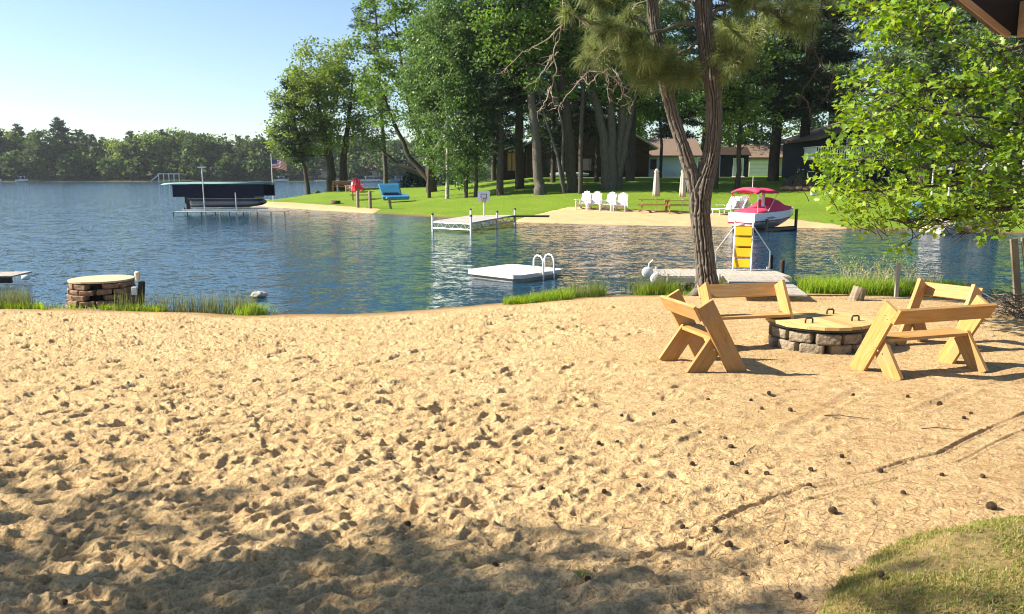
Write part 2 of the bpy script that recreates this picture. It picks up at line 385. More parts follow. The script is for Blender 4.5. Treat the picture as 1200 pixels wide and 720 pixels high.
# ------------------------------------------------------------------ lake bed and water
BED = rough_mat('lake_bed', (.016, .024, .016), (.030, .036, .022), .6, .9, 0)
g = Geo()
A = np.array([[-1500, -200, -1.2], [1500, -200, -1.2], [1500, 2500, -1.2], [-1500, 2500, -1.2]]); g.add(A, [[0, 1, 2, 3]])
tag(g.obj('lake_bed', BED), kind='structure')
WATER = bpy.data.materials.new('lake_water'); WATER.use_nodes = True; N = NT(WATER); N.t.nodes.remove(N.b)
geo = N.n('ShaderNodeNewGeometry'); ln = N.n('ShaderNodeVectorMath', operation='LENGTH'); N.l(geo.outputs['Position'], ln.inputs[0])
def slope(scale, k, rot, st=1.6):
    n = N.n('ShaderNodeTexNoise', i_Scale=scale, i_Detail=3, i_Roughness=.6, i_Distortion=.25); N.l(N.coord('Object', (1, st, 1), (0, 0, R(rot))), n.inputs['Vector'])
    a = N.n('ShaderNodeVectorMath', operation='SUBTRACT'); N.l(n.outputs['Color'], a.inputs[0]); a.inputs[1].default_value = (.5, .5, .5)
    b = N.n('ShaderNodeVectorMath', operation='MULTIPLY'); N.l(a.outputs[0], b.inputs[0]); b.inputs[1].default_value = (k*.8, k, 0); return b.outputs[0]
def vadd(a, b):
    x = N.n('ShaderNodeVectorMath', operation='ADD')
    for v, i in ((a, 0), (b, 1)):
        if isinstance(v, tuple): x.inputs[i].default_value = v
        else: N.l(v, x.inputs[i])
    return x.outputs[0]
sm_ = vadd(vadd(slope(.8, .24, -20), slope(3.2, .62, 12)), vadd(vadd(slope(10.0, .62, -35), slope(24.0, .60, 20)), (0, 0, 1)))
# ripples lie down in the lee of the wooded shore
nm_ = N.n('ShaderNodeVectorMath', operation='NORMALIZE'); N.l(sm_, nm_.inputs[0])
hf = N.n('ShaderNodeVectorMath', operation='MULTIPLY_ADD'); N.l(nm_.outputs[0], hf.inputs[0]); hf.inputs[1].default_value = (.5,)*3; hf.inputs[2].default_value = (.5,)*3
nmap = N.n('ShaderNodeNormalMap', space='WORLD'); N.l(hf.outputs[0], nmap.inputs['Color']); bn = nmap.outputs[0]
gl = N.n('ShaderNodeBsdfGlossy'); gl.inputs['Roughness'].default_value = .06; gl.inputs['Color'].default_value = (.95, .97, 1, 1); N.l(bn, gl.inputs['Normal'])
tr = N.n('ShaderNodeBsdfTransparent'); tr.inputs['Color'].default_value = (.55, .55, .38, 1)
df = N.n('ShaderNodeBsdfDiffuse'); df.inputs['Color'].default_value = (.018, .088, .158, 1)
body = N.n('ShaderNodeMixShader'); body.inputs[0].default_value = .52; N.l(tr.outputs[0], body.inputs[1]); N.l(df.outputs[0], body.inputs[2])
fr = N.n('ShaderNodeFresnel', i_IOR=1.333); N.l(bn, fr.inputs['Normal'])
mx = N.n('ShaderNodeMixShader'); N.l(fr.outputs[0], mx.inputs[0]); N.l(body.outputs[0], mx.inputs[1]); N.l(gl.outputs[0], mx.inputs[2]); N.l(mx.outputs[0], N.out.inputs['Surface'])
g = Geo(); g.add([[-1500, 5, 0], [1500, 5, 0], [1500, 1400, 0], [-1500, 1400, 0]], [[0, 1, 2, 3]])
tag(g.obj('water', WATER), kind='structure')

# ------------------------------------------------------------------ peninsula lawn and its beach
gx = np.concatenate([np.arange(-30, 36, .45), np.arange(36, 140, 3)]); gy = np.concatenate([np.arange(20, 100, .45), np.arange(100, 420, 5)])
A, B = np.meshgrid(gx, gy); ZZ = z_lawn(A, B)
k = (np.arange(len(gy)-1)[:, None]*len(gx)+np.arange(len(gx)-1)[None, :]); F = np.stack([k, k+1, k+len(gx)+1, k+len(gx)], -1).reshape(-1, 4)
Vv = np.stack([A, B, ZZ], -1).reshape(-1, 3); keep = Vv[F][:, :, 2].max(1) > -.5
LAWN = mat('lawn_grass', (.1, .2, .02), .9, .15); N = NT(LAWN); v = N.coord('Object')
c = N.ramp(N.noise(v, .25, 5, .6), [(.3, (.13, .22, .014)), (.55, (.17, .27, .016)), (.75, (.22, .30, .022))])
c = N.mix(N.ramp(N.noise(v, 5, 7, .85), [(.35, (.75,)*3), (.62, (0, 0, 0))]), c, (.06, .115, .012)); c = N.mix(N.ramp(N.noise(v, .9, 6, .75), [(.52, (0, 0, 0)), (.72, (.55,)*3)]), c, (.26, .24, .06))
geo = N.n('ShaderNodeNewGeometry'); sep = N.n('ShaderNodeSeparateXYZ'); N.l(geo.outputs['Position'], sep.inputs[0])
wet = N.n('ShaderNodeMapRange'); N.l(sep.outputs['Z'], wet.inputs['Value']); wet.inputs['From Min'].default_value = .02; wet.inputs['From Max'].default_value = .11; wet.inputs['To Min'].default_value = 1; wet.inputs['To Max'].default_value = 0
c = N.mix(wet.outputs[0], c, (.16, .11, .045)); N.l(c, N.b.inputs['Base Color'])
N.l(N.bump(N.noise(v, 14, 4, .7), .9, .06), N.b.inputs['Normal'])
tag(Geo().add(Vv, F[keep]).obj('lawn', LAWN, None, True), kind='structure')
SAND2 = rough_mat('far_beach_sand', (.40, .275, .14), (.52, .36, .185), 1.2, .95, .6, .05)
def sheet(name, inside, m, x0, x1, y0, y1, st=.35, lift=.03):
    A, B = np.meshgrid(np.arange(x0, x1, st), np.arange(y0, y1, st)); n1 = A.shape[1]
    k = (np.arange(A.shape[0]-1)[:, None]*n1+np.arange(n1-1)[None, :]); F = np.stack([k, k+1, k+n1+1, k+n1], -1).reshape(-1, 4)
    Zz = z_lawn(A, B)+lift; ins = inside(A, B); Zz = Zz-np.where(ins > 0, 0, np.minimum(-ins*.35, .4))
    Vv = np.stack([A, B, Zz], -1).reshape(-1, 3); keep = ins.ravel()[F].max(1) > -.5
    tag(Geo().add(Vv, F[keep]).obj(name, m, None, True), kind='structure')
bb = np.array([on_lawn(*p)[:2] for p in [(605, 259), (640, 249), (668, 242.5), (740, 246), (830, 249), (930, 257), (985, 264)]])
print('beach back edge', bb.round(1).tolist())
def in_beach(x, y):
    back = np.interp(x, bb[:, 0], bb[:, 1]); s = lawn_s(x, y)
    return np.minimum(np.minimum(back-y, (x-bb[0, 0])*.8), np.minimum((bb[-1, 0]-x)*.8, s+.6))+.35*fbm(x*1.1, y*1.1, 77, 3)
sheet('far_beach', in_beach, SAND2, 0, 20, 38, 56)
def in_point(x, y):
    return np.minimum(4.6-lawn_s(x, y)-.16*np.abs(x+19), np.minimum(x+30, -9.5-x))+.5*fbm(x*.8, y*.8, 78, 3)
sheet('point_beach', in_point, SAND2, -28, -8, 54, 84)

# ------------------------------------------------------------------ far shore ground
FARG = rough_mat('far_ground', (.018, .026, .012), (.05, .05, .024), .05, .95, 0)
g = Geo(); xs = np.arange(-900, 901, 12.0); ys = np.array([250, 318, 326, 331, 336, 345, 380, 500, 900, 2400.])
A, B = np.meshgrid(xs, ys); sh = 12*fbm(A/90, A*0, 21, 3)+np.where(A > 20, -.25*(A-20), 0)+np.where(A < -180, .25*(A+180), 0)
zz = np.interp(B, ys, [-3, -.9, -.25, .25, 1.0, 2.2, 3.5, 6, 9, 14])[:, :]+1.2*fbm(A/40, B/40, 22, 3)*(B > 340)
k = (np.arange(len(ys)-1)[:, None]*len(xs)+np.arange(len(xs)-1)[None, :]); F = np.stack([k, k+1, k+len(xs)+1, k+len(xs)], -1).reshape(-1, 4)
def far_shift(x): return 12*fbm(np.asarray(x, float)/90, np.asarray(x, float)*0, 21, 3)+np.where(np.asarray(x) > 20, -.25*(np.asarray(x)-20), 0)+np.where(np.asarray(x) < -180, .25*(np.asarray(x)+180), 0)
tag(Geo().add(np.stack([A, B+sh, zz], -1).reshape(-1, 3), F).obj('far_shore_ground', FARG, None, True), kind='structure')
# ------------------------------------------------------------------ foliage generators
UPV = np.array([0, 0, 1.0])
def nrm(a): return a/(np.linalg.norm(a, axis=-1, keepdims=True)+1e-9)
def rhombs(P, size, rng, asp=.6, up=.8, droop=0.0, out=None, wid=None):
    n = len(P); d = rng.normal(size=(n, 3)); d[:, 2] = d[:, 2]*.6-droop
    if out is not None: d += out
    d = nrm(d); nn = nrm(rng.normal(size=(n, 3))+UPV*up); a = nrm(np.cross(nn, d)); s = (size*rng.uniform(.6, 1.25, n))[:, None]
    wd = asp*s if wid is None else np.full((n, 1), wid)
    V = np.stack([P, P+s*.5*d+wd*.5*a, P+s*d, P+s*.5*d-wd*.5*a], 1).reshape(-1, 3)
    return V, np.arange(n*4).reshape(n, 4)
def limb(p, q, r0, r1, rng, bend=.12, up=.15, k=6):
    p = np.array(p, float); q = np.array(q, float); L = np.linalg.norm(q-p); t = np.linspace(0, 1, k)[:, None]
    off = rng.normal(size=3)*bend*L; off[2] = up*L*.6
    P = p*(1-t)+q*t+off*(4*t*(1-t))*.5+np.r_[np.zeros((1, 3)), rng.normal(size=(k-2, 3))*.03*L, np.zeros((1, 3))]
    return P, np.linspace(r0, r1, k)
def decid(seed, trunks, ell, ncl, lpc, ls, spread=.9, droop=0.0, flat=.6, main=10, twig=True, up=.8, asp=.6, inner=.35):
    """broadleaf tree: trunks = polylines (x,y,z,r); crown = ellipsoids (cx,cy,cz,rx,ry,rz); foliage in clumps at the limb ends"""
    rng = np.random.default_rng(seed); wg = Geo(); nodes = []
    for T in trunks:
        T = np.array(T, float); t = np.linspace(0, 1, len(T)); tt = np.linspace(0, 1, len(T)*4)
        Pp = np.stack([np.interp(tt, t, T[:, i]) for i in range(4)], 1)
        Pp[1:-1, :2] += rng.normal(size=(len(Pp)-2, 2))*.04
        wg.tube(Pp[:, :3], Pp[:, 3], 9); nodes.append(Pp[len(Pp)//3:])
    nodes = np.concatenate(nodes); ell = np.array(ell, float); vol = ell[:, 3]*ell[:, 4]*ell[:, 5]; pk = rng.choice(len(ell), ncl, p=vol/vol.sum())
    u = nrm(rng.normal(size=(ncl, 3)))*(rng.uniform(inner, 1, ncl)**.6)[:, None]
    cl = ell[pk, :3]+u*ell[pk, 3:]
    lv = []; order = np.argsort(-np.linalg.norm(u, axis=1)); order = np.concatenate([order[:main], rng.permutation(order[main:])])
    for ci, i in enumerate(order):
        c = cl[i]; dd = np.linalg.norm(nodes[:, :3]-c, axis=1)+np.maximum(0, nodes[:, 2]-c[2]+.5)*1.2; j = np.argmin(dd); nd = nodes[j]
        L = np.linalg.norm(nd[:3]-c); r0 = min(nd[3]*.7, .018*L+.02)
        Pp, rr = limb(nd[:3], c, r0, .012, rng)
        wg.tube(Pp, rr, 5, cap=False)
        nodes = np.concatenate([nodes, np.c_[Pp[1:], rr[1:]]])
        m = int(lpc*rng.uniform(.6, 1.4)); sp = spread*rng.uniform(.7, 1.25)
        Q = rng.normal(size=(m, 3))*sp*np.array([1, 1, flat])*.6; rad = np.linalg.norm(Q/np.array([1, 1, flat]), axis=1)
        Q = Q[rad < sp*1.6]
        if droop: Q[:, 2] = -np.abs(Q[:, 2])*(1+droop)
        lv.append(c+Q)
    V, F = rhombs(np.concatenate(lv), ls, rng, asp, up, droop)
    return wg, Geo().add(V, F)
def conifer(seed, H, base, rmax, tr, lean=(0, 0), per=6, step=.62, ls=.42, shape='pine', cut=0.0, dens=26, wid=.075):
    rng = np.random.default_rng(seed); wg = Geo(); k = 14; t = np.linspace(0, 1, k)
    P = np.stack([lean[0]*t**1.4, lean[1]*t**1.4, H*t], 1); P[1:, :2] += rng.normal(size=(k-1, 2))*.05
    wg.tube(P, tr*(1-t)**.75+.03, 9); PTS = []; OUT = []
    z = base
    while z < H-.3:
        f = (z-base)/(H-base)
        prof = (math.sin(math.pi*min(1, (f*.80+.22)))**.8 if shape == 'pine' else (1-f)**.85+.05)
        for b in range(per):
            if rng.random() < cut+.08: continue
            az = rng.uniform(0, 2*math.pi); L = rmax*prof*rng.uniform(.6, 1.15); zz = z+rng.uniform(-.3, .3)
            o = np.array([np.interp(zz/H, t, P[:, 0]), np.interp(zz/H, t, P[:, 1]), zz])
            rise = (-.12+.55*f) if shape == 'pine' else (-.25+.5*f)
            e = o+np.array([math.cos(az)*L, math.sin(az)*L, rise*L+rng.normal()*.1*L])
            Q, rr = limb(o, e, .012*L+.015, .008, rng, .06, -.12, 5); wg.tube(Q, rr, 4, cap=False)
            nc = max(2, int(L/.5)); s = rng.uniform(.35 if L > 1.5 else .1, 1.02, nc*2)
            C0 = np.stack([np.interp(s, np.linspace(0, 1, 5), Q[:, i]) for i in range(3)], 1)
            C0 += rng.normal(size=C0.shape)*np.array([.22, .22, .07])*min(1, L/2)*1.2
            m = dens; pp = np.repeat(C0, m, 0)+rng.normal(size=(len(C0)*m, 3))*np.array([.16, .16, .06])
            PTS.append(pp); dirn = nrm(e-o); OUT.append(np.repeat(dirn[None]*.5+np.array([[0, 0, .35]]), len(pp), 0))
        z += step*rng.uniform(.75, 1.25)
    V, F = rhombs(np.concatenate(PTS), ls, rng, out=np.concatenate(OUT), wid=wid, up=.5)
    return wg, Geo().add(V, F)
def plant_tree(name, gens, mats, label, loc, cat='tree', group=None, rz=0, s=1):
    root = thing(name, label, cat, loc, rz, group, s)
    gens[0].obj('trunk', mats[0], root, True); gens[1].obj('crown', mats[1], root)
    return root
GP = 'trees on the opposite lawn'
def loc_l(px, py, dz=-.08):
    p = on_lawn(px, py); p[2] += dz; return p
def hpx(p, py):   # height above point p of the pixel row py, at p's distance
    d = ray(600, py); return CAM[2]+d[2]*p[1]/d[1]-p[2]
def wpx(p, n): return n*p[1]/FPX

# --- the trees one can tell apart on the peninsula
p = loc_l(361, 223)
plant_tree('pine_tree', conifer(1, hpx(p, 96), hpx(p, 185), wpx(p, 24), .22, (-wpx(p, 22), 0), 6, .8, .5, dens=16, wid=.09), (BARK_FAR, L_PINE),
           'small dark pine leaning left over the water at the tip of the lawn', p, group=GP)
p = loc_l(394, 224)
H = hpx(p, 35)
plant_tree('maple_tree', decid(2, [[(-.5, 0, 0, .55), (-.5, 0, 3, .42), (-1.2, 0, 7, .25), (-2, .3, 11, .1)], [(.7, .2, 0, .5), (.8, .2, 3, .38), (1.6, 0, 7.5, .22), (2.2, 0, 12, .1)]],
           [(-3.9, 0, 6.4, 3.4, 3.2, 3.6), (-3.0, 0, 8.4, 3.6, 3.6, 4.4), (-.8, 0, 9.0, 4.8, 4.4, 5.6), (2.4, 0, 11.0, 4.2, 4, 5.6), (-1.2, 0, 12.2, 3.6, 3.5, 3.4), (4.2, 0, 7.5, 2.6, 2.6, 3.6)], 390, 84, .30, .80), (BARK_FAR, L_MAPLE),
           'broad light green tree with a double dark trunk at the left end of the lawn', p, group=GP)
p = loc_l(452, 219)
plant_tree('pine_tree', conifer(3, 24, 13, 2.6, .26, (-.9, 0), 5, .8, .45, dens=16), (BARK_PALE, L_PINE),
           'tall straight pine with a bare pole-like trunk right behind the blue pedal boat', p, group=GP)
p = loc_l(506, 225)
plant_tree('maple_tree', decid(4, [[(0, 0, 0, .52), (-.1, 0, 2.6, .42), (-.2, 0, 6, .30), (.3, 0, 12, .16), (.5, 0, 18, .05)], [(-.1, 0, 1.0, .32), (-2.0, .2, 3.2, .22), (-3.4, 0, 6.5, .15), (-4.6, 0, 10, .05)],
           [(0, 0, 2.4, .3), (-1.6, 0, 6.5, .22), (-2.6, 0, 12, .12), (-3, 0, 16, .04)], [(0, 0, 3, .28), (1.3, .2, 7, .2), (2.4, 0, 13, .08)], [(0, .1, 1.2, .24), (-3.2, .3, 2.6, .16), (-5.4, .3, 4.6, .06)]],
           [(-3, 0, 14, 3.8, 4, 5.8), (.5, 0, 17, 4.4, 4.2, 6), (2.4, 0, 12, 3.4, 3.4, 6), (-3.8, 0, 9, 3.2, 2.8, 3.6), (-.4, 1, 8.5, 2.6, 2.4, 3.2)], 300, 76, .30, .78), (BARK_FAR, L_ASH),
           'many-stemmed tree with one low limb reaching left, right of the blue pedal boat', p, group=GP)
birch = [(503, 232, 'slim dark birch, first of the cluster beside the many-stemmed tree'), (524, 233, 'white-barked birch in the middle of the lakeside cluster'),
         (546, 232, 'birch at the right of the lakeside cluster, leaves hanging almost to the ground'), (557, 231, 'thin birch standing nearest to the dark pine trunks')]
for i, (px, py, lb) in enumerate(birch):
    p = loc_l(px, py); H = [15.5, 17.5, 15, 13][i]; z0 = [2.0, 1.2, 1.6, 2.6][i]; r = [1.9, 2.2, 1.9, 1.7][i]
    plant_tree('birch_tree', decid(10+i, [[(0, 0, 0, .16), (.1, 0, 5, .12), (-.15, 0, H*.65, .07), (.1, 0, H, .02)]], [(0, 0, (z0+H)/2, r, r, (H-z0)/2), (0, 0, H*.72, r*1.25, r*1.2, H*.26)], 210, 85, .22, .6, .9, .8),
               (BIRCH if i in (1,) else BARK_FAR, L_BIRCH), lb, p, group='birches by the water')
p = loc_l(586, 229)
plant_tree('pine_tree', conifer(20, 20, 4.2, 2.6, .26, (.3, 0), 6, .75, .45, dens=18), (BARK_FAR, L_PINE), 'dark pine just left of the dark wooden house porch', p, group=GP)
p = loc_l(609, 221)
plant_tree('pine_tree', conifer(21, 24, 7, 3.2, .36, (-.2, 0), 6, .8, .45, dens=18), (BARK_FAR, L_PINE), 'thick dark pine in front of the dark wooden house porch', p, group=GP)
p = loc_l(634, 228)
plant_tree('maple_tree', decid(22, [[(0, 0, 0, .50), (-.2, 0, 1.0, .38), (-.7, 0, 7, .30), (-1.2, 0, 12, .2), (-1.0, 0, 18, .06)], [(-.75, 0, 8, .2), (.6, .3, 12, .12), (1.4, 0, 16, .04)]],
           [(-1.0, 0, 14.5, 4.4, 4, 4.6), (1.8, .5, 13.5, 3.4, 3.4, 4), (-2.4, 0, 10.8, 2.6, 2.4, 2.4), (.8, 0, 9.2, 3.0, 2.6, 2.4)], 260, 85, .30, .95), (BARK_PALE, L_ASH), 'tall tree with a thick trunk leaning slightly left in front of the dark house', p, group=GP)
p = loc_l(661, 227)
plant_tree('maple_tree', decid(23, [[(0, 0, 0, .14), (-.6, 0, 3, .11), (-1.7, 0, 6.5, .07), (-2.6, 0, 10, .03)], [(-.05, 0, .6, .12), (-.2, 0, 5, .09), (-1.0, 0, 9, .05), (-1.4, .2, 13, .02)]],
           [(-2.4, 0, 11, 2, 2, 2.2), (-1, .2, 13, 2, 2, 2.2)], 40, 60, .28, .9), (BARK_PALE, L_ASH), 'slender pale forked tree leaning left between the thick trunks', p, group=GP)
p = loc_l(671, 225)
plant_tree('maple_tree', decid(24, [[(0, 0, 0, .45), (-.3, 0, 4, .36), (-.9, 0, 9, .26), (-1.0, 0, 18, .08)]], [(-1, 0, 14, 3.8, 3.6, 5), (1.6, 0, 12, 2.8, 2.6, 3.6)], 170, 85, .30, .95), (BARK_FAR, L_ASH),
           'dark straight tree trunk just right of the slender forked tree', p, group=GP)
p = loc_l(680, 227)
plant_tree('pine_tree', conifer(25, 19, 10, 2.0, .15, (0, 0), 5, .8, .42, dens=14), (BARK_FAR, L_WPINE), 'thin pole-like pine in front of the dark house wall', p, group=GP)
for px, py, H_, b_, r_, lb in [(648, 214, 17, 3.4, 2.6, 'dark pine close against the left half of the dark house wall'), (699, 213, 18, 4.2, 2.8, 'dark pine close against the right half of the dark house wall')]:
    p = loc_l(px, py); plant_tree('pine_tree', conifer(int(px), H_, b_, r_, .2, (.1, 0), 6, .75, .5, dens=16), (BARK_FAR, L_PINE), lb, p, group=GP)
p = loc_l(717, 222)
plant_tree('maple_tree', decid(26, [[(-.3, 0, 0, .45), (-.7, 0, 4, .36), (-1.9, 0, 9, .24), (-2.4, 0, 15, .08)], [(.35, .2, 0, .42), (.5, .2, 4, .34), (.9, 0, 9, .24), (1.2, 0, 15, .08)], [(0, -.2, 0, .4), (-.1, -.2, 5, .3), (-.5, -.2, 10, .2), (-.3, 0, 17, .06)],
           [(.5, 0, 1, .3), (1.4, .2, 6, .2), (2.3, .2, 11, .08)]], [(-2, 0, 14.5, 3.8, 3.6, 4.5), (1.5, 0, 14.5, 3.8, 3.6, 4.5), (.4, 0, 9.4, 4.0, 3.0, 3.0)], 270, 85, .30, .95), (BARK_PALE, L_ASH),
           'wide clump of grey trunks rising behind the white lounge chairs', p, group=GP)
p = loc_l(738, 212)
plant_tree('maple_tree', decid(27, [[(0, 0, 0, .42), (.1, 0, 4, .34), (.4, 0, 9, .2), (.6, 0, 15, .06)]], [(.6, 0, 11.5, 4.4, 4, 4.6), (2.4, 0, 8, 2.2, 2.2, 2)], 110, 80, .32, 1.0), (BARK_PALE, L_ASH),
           'dark tree at the left corner of the pale blue garage', p, group=GP)
p = loc_l(774, 209)
plant_tree('maple_tree', decid(28, [[(0, 0, 0, .17), (0, 0, 3, .13), (-.4, 0, 6, .08), (-.6, 0, 9, .03)]], [(-.4, 0, 8, 3.4, 3, 3.2), (-1.6, 0, 6, 1.8, 1.8, 1.2)], 65, 75, .30, .9), (BARK_FAR, L_ASH),
           'small shade tree in front of the pale blue garage wall', p, group=GP)
for px, py, H, b, r, tr_, sd, lb in [(906, 212, 23, 5.5, 3.6, .42, 31, 'tall dark pine standing before the tan garage'), (940, 210, 22, 6, 4.2, .42, 32, 'dark spreading pine left of the navy house deck'),
                                (838, 221, 17, 6, 2.4, .2, 33, 'thin pine beside the navy garden shed')]:
    p = loc_l(px, py)
    plant_tree('pine_tree', conifer(sd, H, b, r, tr_, (.2, 0), 7, .72, .45, dens=18), (BARK_FAR, L_PINE), lb, p, group=GP)
p = loc_l(866, 222)
plant_tree('maple_tree', decid(34, [[(0, .5, 0, .2), (0, .5, 4, .16), (.3, .5, 9, .08)]], [(-1.2, 0, 8.5, 2.8, 2.6, 3.6), (.8, 0, 5.6, 1.8, 1.6, 2.2), (1, 0, 10, 2.4, 2.4, 3), (-1.4, 0, 4.6, 1.2, 1.2, 1.1)], 105, 75, .26, .8), (BARK_FAR, L_MAPLE),
           'light green sunlit tree right of the near pine, over the navy shed', p, group=GP)
p = np.array([27.0, 52, 2.0])
plant_tree('white_pine_tree', conifer(35, 19, 3.0, 5.6, .4, (-.5, 0), 8, .62, .5, dens=18), (BARK_FAR, L_WPINE), 'grey-green feathery pine rising beyond the bright oak branches', p, group=GP)
p = np.array([36.0, 57, 2.2])
plant_tree('white_pine_tree', conifer(36, 18, 2.0, 5.4, .4, (.3, 0), 8, .62, .5, dens=18), (BARK_FAR, L_WPINE), 'grey-green pine hidden behind the oak foliage at the right edge', p, group=GP)

# --- wood behind the houses: each tree one of a few kinds
protoB = [(decid(50, [[(0, 0, 0, .4), (.2, 0, 6, .3), (0, 0, 16, .06)]], [(0, 0, 12, 4.6, 4.4, 6.6), (1, 0, 7, 3.6, 3.4, 3.4)], 150, 62, .42, 1.2), (BARK_FAR, L_ASH)),
          (conifer(51, 20, 2.5, 3.8, .32, (0, 0), 7, .8, .6, dens=14, wid=.11), (BARK_FAR, L_PINE)),
          (decid(52, [[(0, 0, 0, .4), (-.2, 0, 6, .3), (.3, 0, 15, .06)]], [(-1, 0, 11, 4.4, 4.2, 6), (1.6, 0, 13, 3.6, 3.4, 5)], 150, 62, .42, 1.2), (BARK_FAR, L_MAPLE))]
PB = [(gw.mesh('trunk', m[0], True), gl_.mesh('crown', m[1])) for (gw, gl_), m in protoB]
def plant_proto(k, name, label, loc, rz, s, group, protos, szz=1):
    root = thing(name, label, 'tree', loc, rz, group, s); root.scale = (s, s, s*szz)
    for nm, me in zip(('trunk', 'crown'), protos[k]):
        o = bpy.data.objects.new(nm, me); C.objects.link(o); o.parent = root
    return root
back = [(-2.2, 96, 1, .95, 'conifer behind the left gable of the dark house'), (4, 112, 0, 1.2, 'tree behind the grey metal roof of the dark house'), (9.5, 108, 1, 1.2, 'conifer rising over the ridge of the dark house'), (14.5, 116, 2, 1.25, 'pale tree behind the right gable of the dark house'),
        (19, 122, 0, 1.15, 'tree behind the left half of the pale blue garage'), (25, 120, 1, 1.2, 'conifer behind the right end of the pale blue garage'), (30, 126, 2, 1.1, 'pale tree seen in the fork of the near pine'), (28, 104, 0, 1.0, 'tree behind the navy garden shed'),
        (37, 122, 1, 1.2, 'conifer behind the tan garage'), (43, 118, 0, 1.2, 'tree beyond the right end of the tan garage'), (38, 96, 1, 1.15, 'conifer between the tan garage and the navy house'), (45, 90, 0, 1.2, 'tree behind the roof of the navy house'),
        (54, 88, 2, 1.2, 'pale tree behind the right end of the navy house'), (62, 82, 1, 1.2, 'conifer hidden right of the navy house'), (-7, 128, 0, .8, 'rounded tree beyond the birch cluster, left of the dark house'), (48, 72, 2, 1.0, 'pale tree close behind the grey-green pines')]
for i, (x, y, k, s, lb) in enumerate(back):
    plant_proto(k, ['maple_tree', 'pine_tree', 'maple_tree'][k], lb, (x, y, float(z_lawn(x, y))-.1), i*1.7, s, 'trees behind the houses', PB)

# shrubs
p = loc_l(489, 219)
def shrub(seed, r, h, n, ls, m, name, label, loc, cat='shrub', group=None):
    rng = np.random.default_rng(seed); u = nrm(rng.normal(size=(n, 3)))*(rng.uniform(.3, 1, n)**.4)[:, None]; u[:, 2] = np.abs(u[:, 2])
    bumpy = 1+.25*np.sin(u[:, :1]*5+seed)*np.cos(u[:, 1:2]*6); P = u*np.array([r, r, h])*bumpy
    root = thing(name, label, cat, loc, 0, group); wg = Geo()
    for i in range(7):
        a = i*.9; wg.tube([(0, 0, 0), (math.cos(a)*r*.3, math.sin(a)*r*.3, h*.4), (math.cos(a)*r*.6, math.sin(a)*r*.6, h*.75)], [.03, .02, .01], 5)
    wg.obj('stem', BARK_FAR, root); V, F = rhombs(P, ls, rng, .65); Geo().add(V, F).obj('foliage', m, root)
    return root
shrub(1, wpx(p, 19), wpx(p, 22), 1500, .32, L_PINE, 'evergreen_shrub', 'large dark rounded evergreen shrub behind the many-stemmed tree', p)
p2 = loc_l(520, 216); shrub(2, wpx(p2, 12), wpx(p2, 15), 800, .3, L_PINE, 'evergreen_shrub', 'smaller dark evergreen shrub behind the birch cluster', p2)
p2 = loc_l(371, 224); shrub(3, wpx(p2, 4), wpx(p2, 5), 160, .2, L_ASH, 'shoreline_shrub', 'small flowering shrub right of the leaning pine on the point', p2)
p2 = loc_l(385, 223.5); shrub(4, wpx(p2, 4), wpx(p2, 4), 160, .2, L_PINE, 'shoreline_shrub', 'low dark shrub left of the double dark trunk', p2)

# ------------------------------------------------------------------ far shore wood
FG = 'trees along the far shore'
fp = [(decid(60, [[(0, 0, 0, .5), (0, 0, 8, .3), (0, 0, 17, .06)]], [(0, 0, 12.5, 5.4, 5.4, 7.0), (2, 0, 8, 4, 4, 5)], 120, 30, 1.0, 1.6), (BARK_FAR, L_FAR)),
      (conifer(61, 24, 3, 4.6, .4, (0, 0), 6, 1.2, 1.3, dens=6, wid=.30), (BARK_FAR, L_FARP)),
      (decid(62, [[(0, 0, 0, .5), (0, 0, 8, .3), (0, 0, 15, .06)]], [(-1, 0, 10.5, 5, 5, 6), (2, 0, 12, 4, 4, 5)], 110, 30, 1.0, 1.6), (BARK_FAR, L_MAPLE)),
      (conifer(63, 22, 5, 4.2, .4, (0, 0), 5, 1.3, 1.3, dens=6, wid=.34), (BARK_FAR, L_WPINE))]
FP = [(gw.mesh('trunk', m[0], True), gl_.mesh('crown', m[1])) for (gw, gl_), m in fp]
rng = np.random.default_rng(90)
kinds = ['rounded dark green broadleaf tree', 'dark pointed conifer', 'pale green broadleaf tree', 'grey-green open conifer']
ordn = ['first', 'second', 'third', 'fourth', 'fifth', 'sixth', 'seventh', 'eighth', 'ninth', 'tenth', 'eleventh', 'twelfth', 'thirteenth', 'fourteenth', 'fifteenth', 'sixteenth', 'seventeenth', 'eighteenth']
def far_ground(x, y):
    yr = y-float(far_shift(x)); return float(np.interp(yr, [250, 318, 326, 331, 336, 345, 380, 500, 900], [-3, -.9, -.25, .25, 1.0, 2.2, 3.5, 6, 9]))
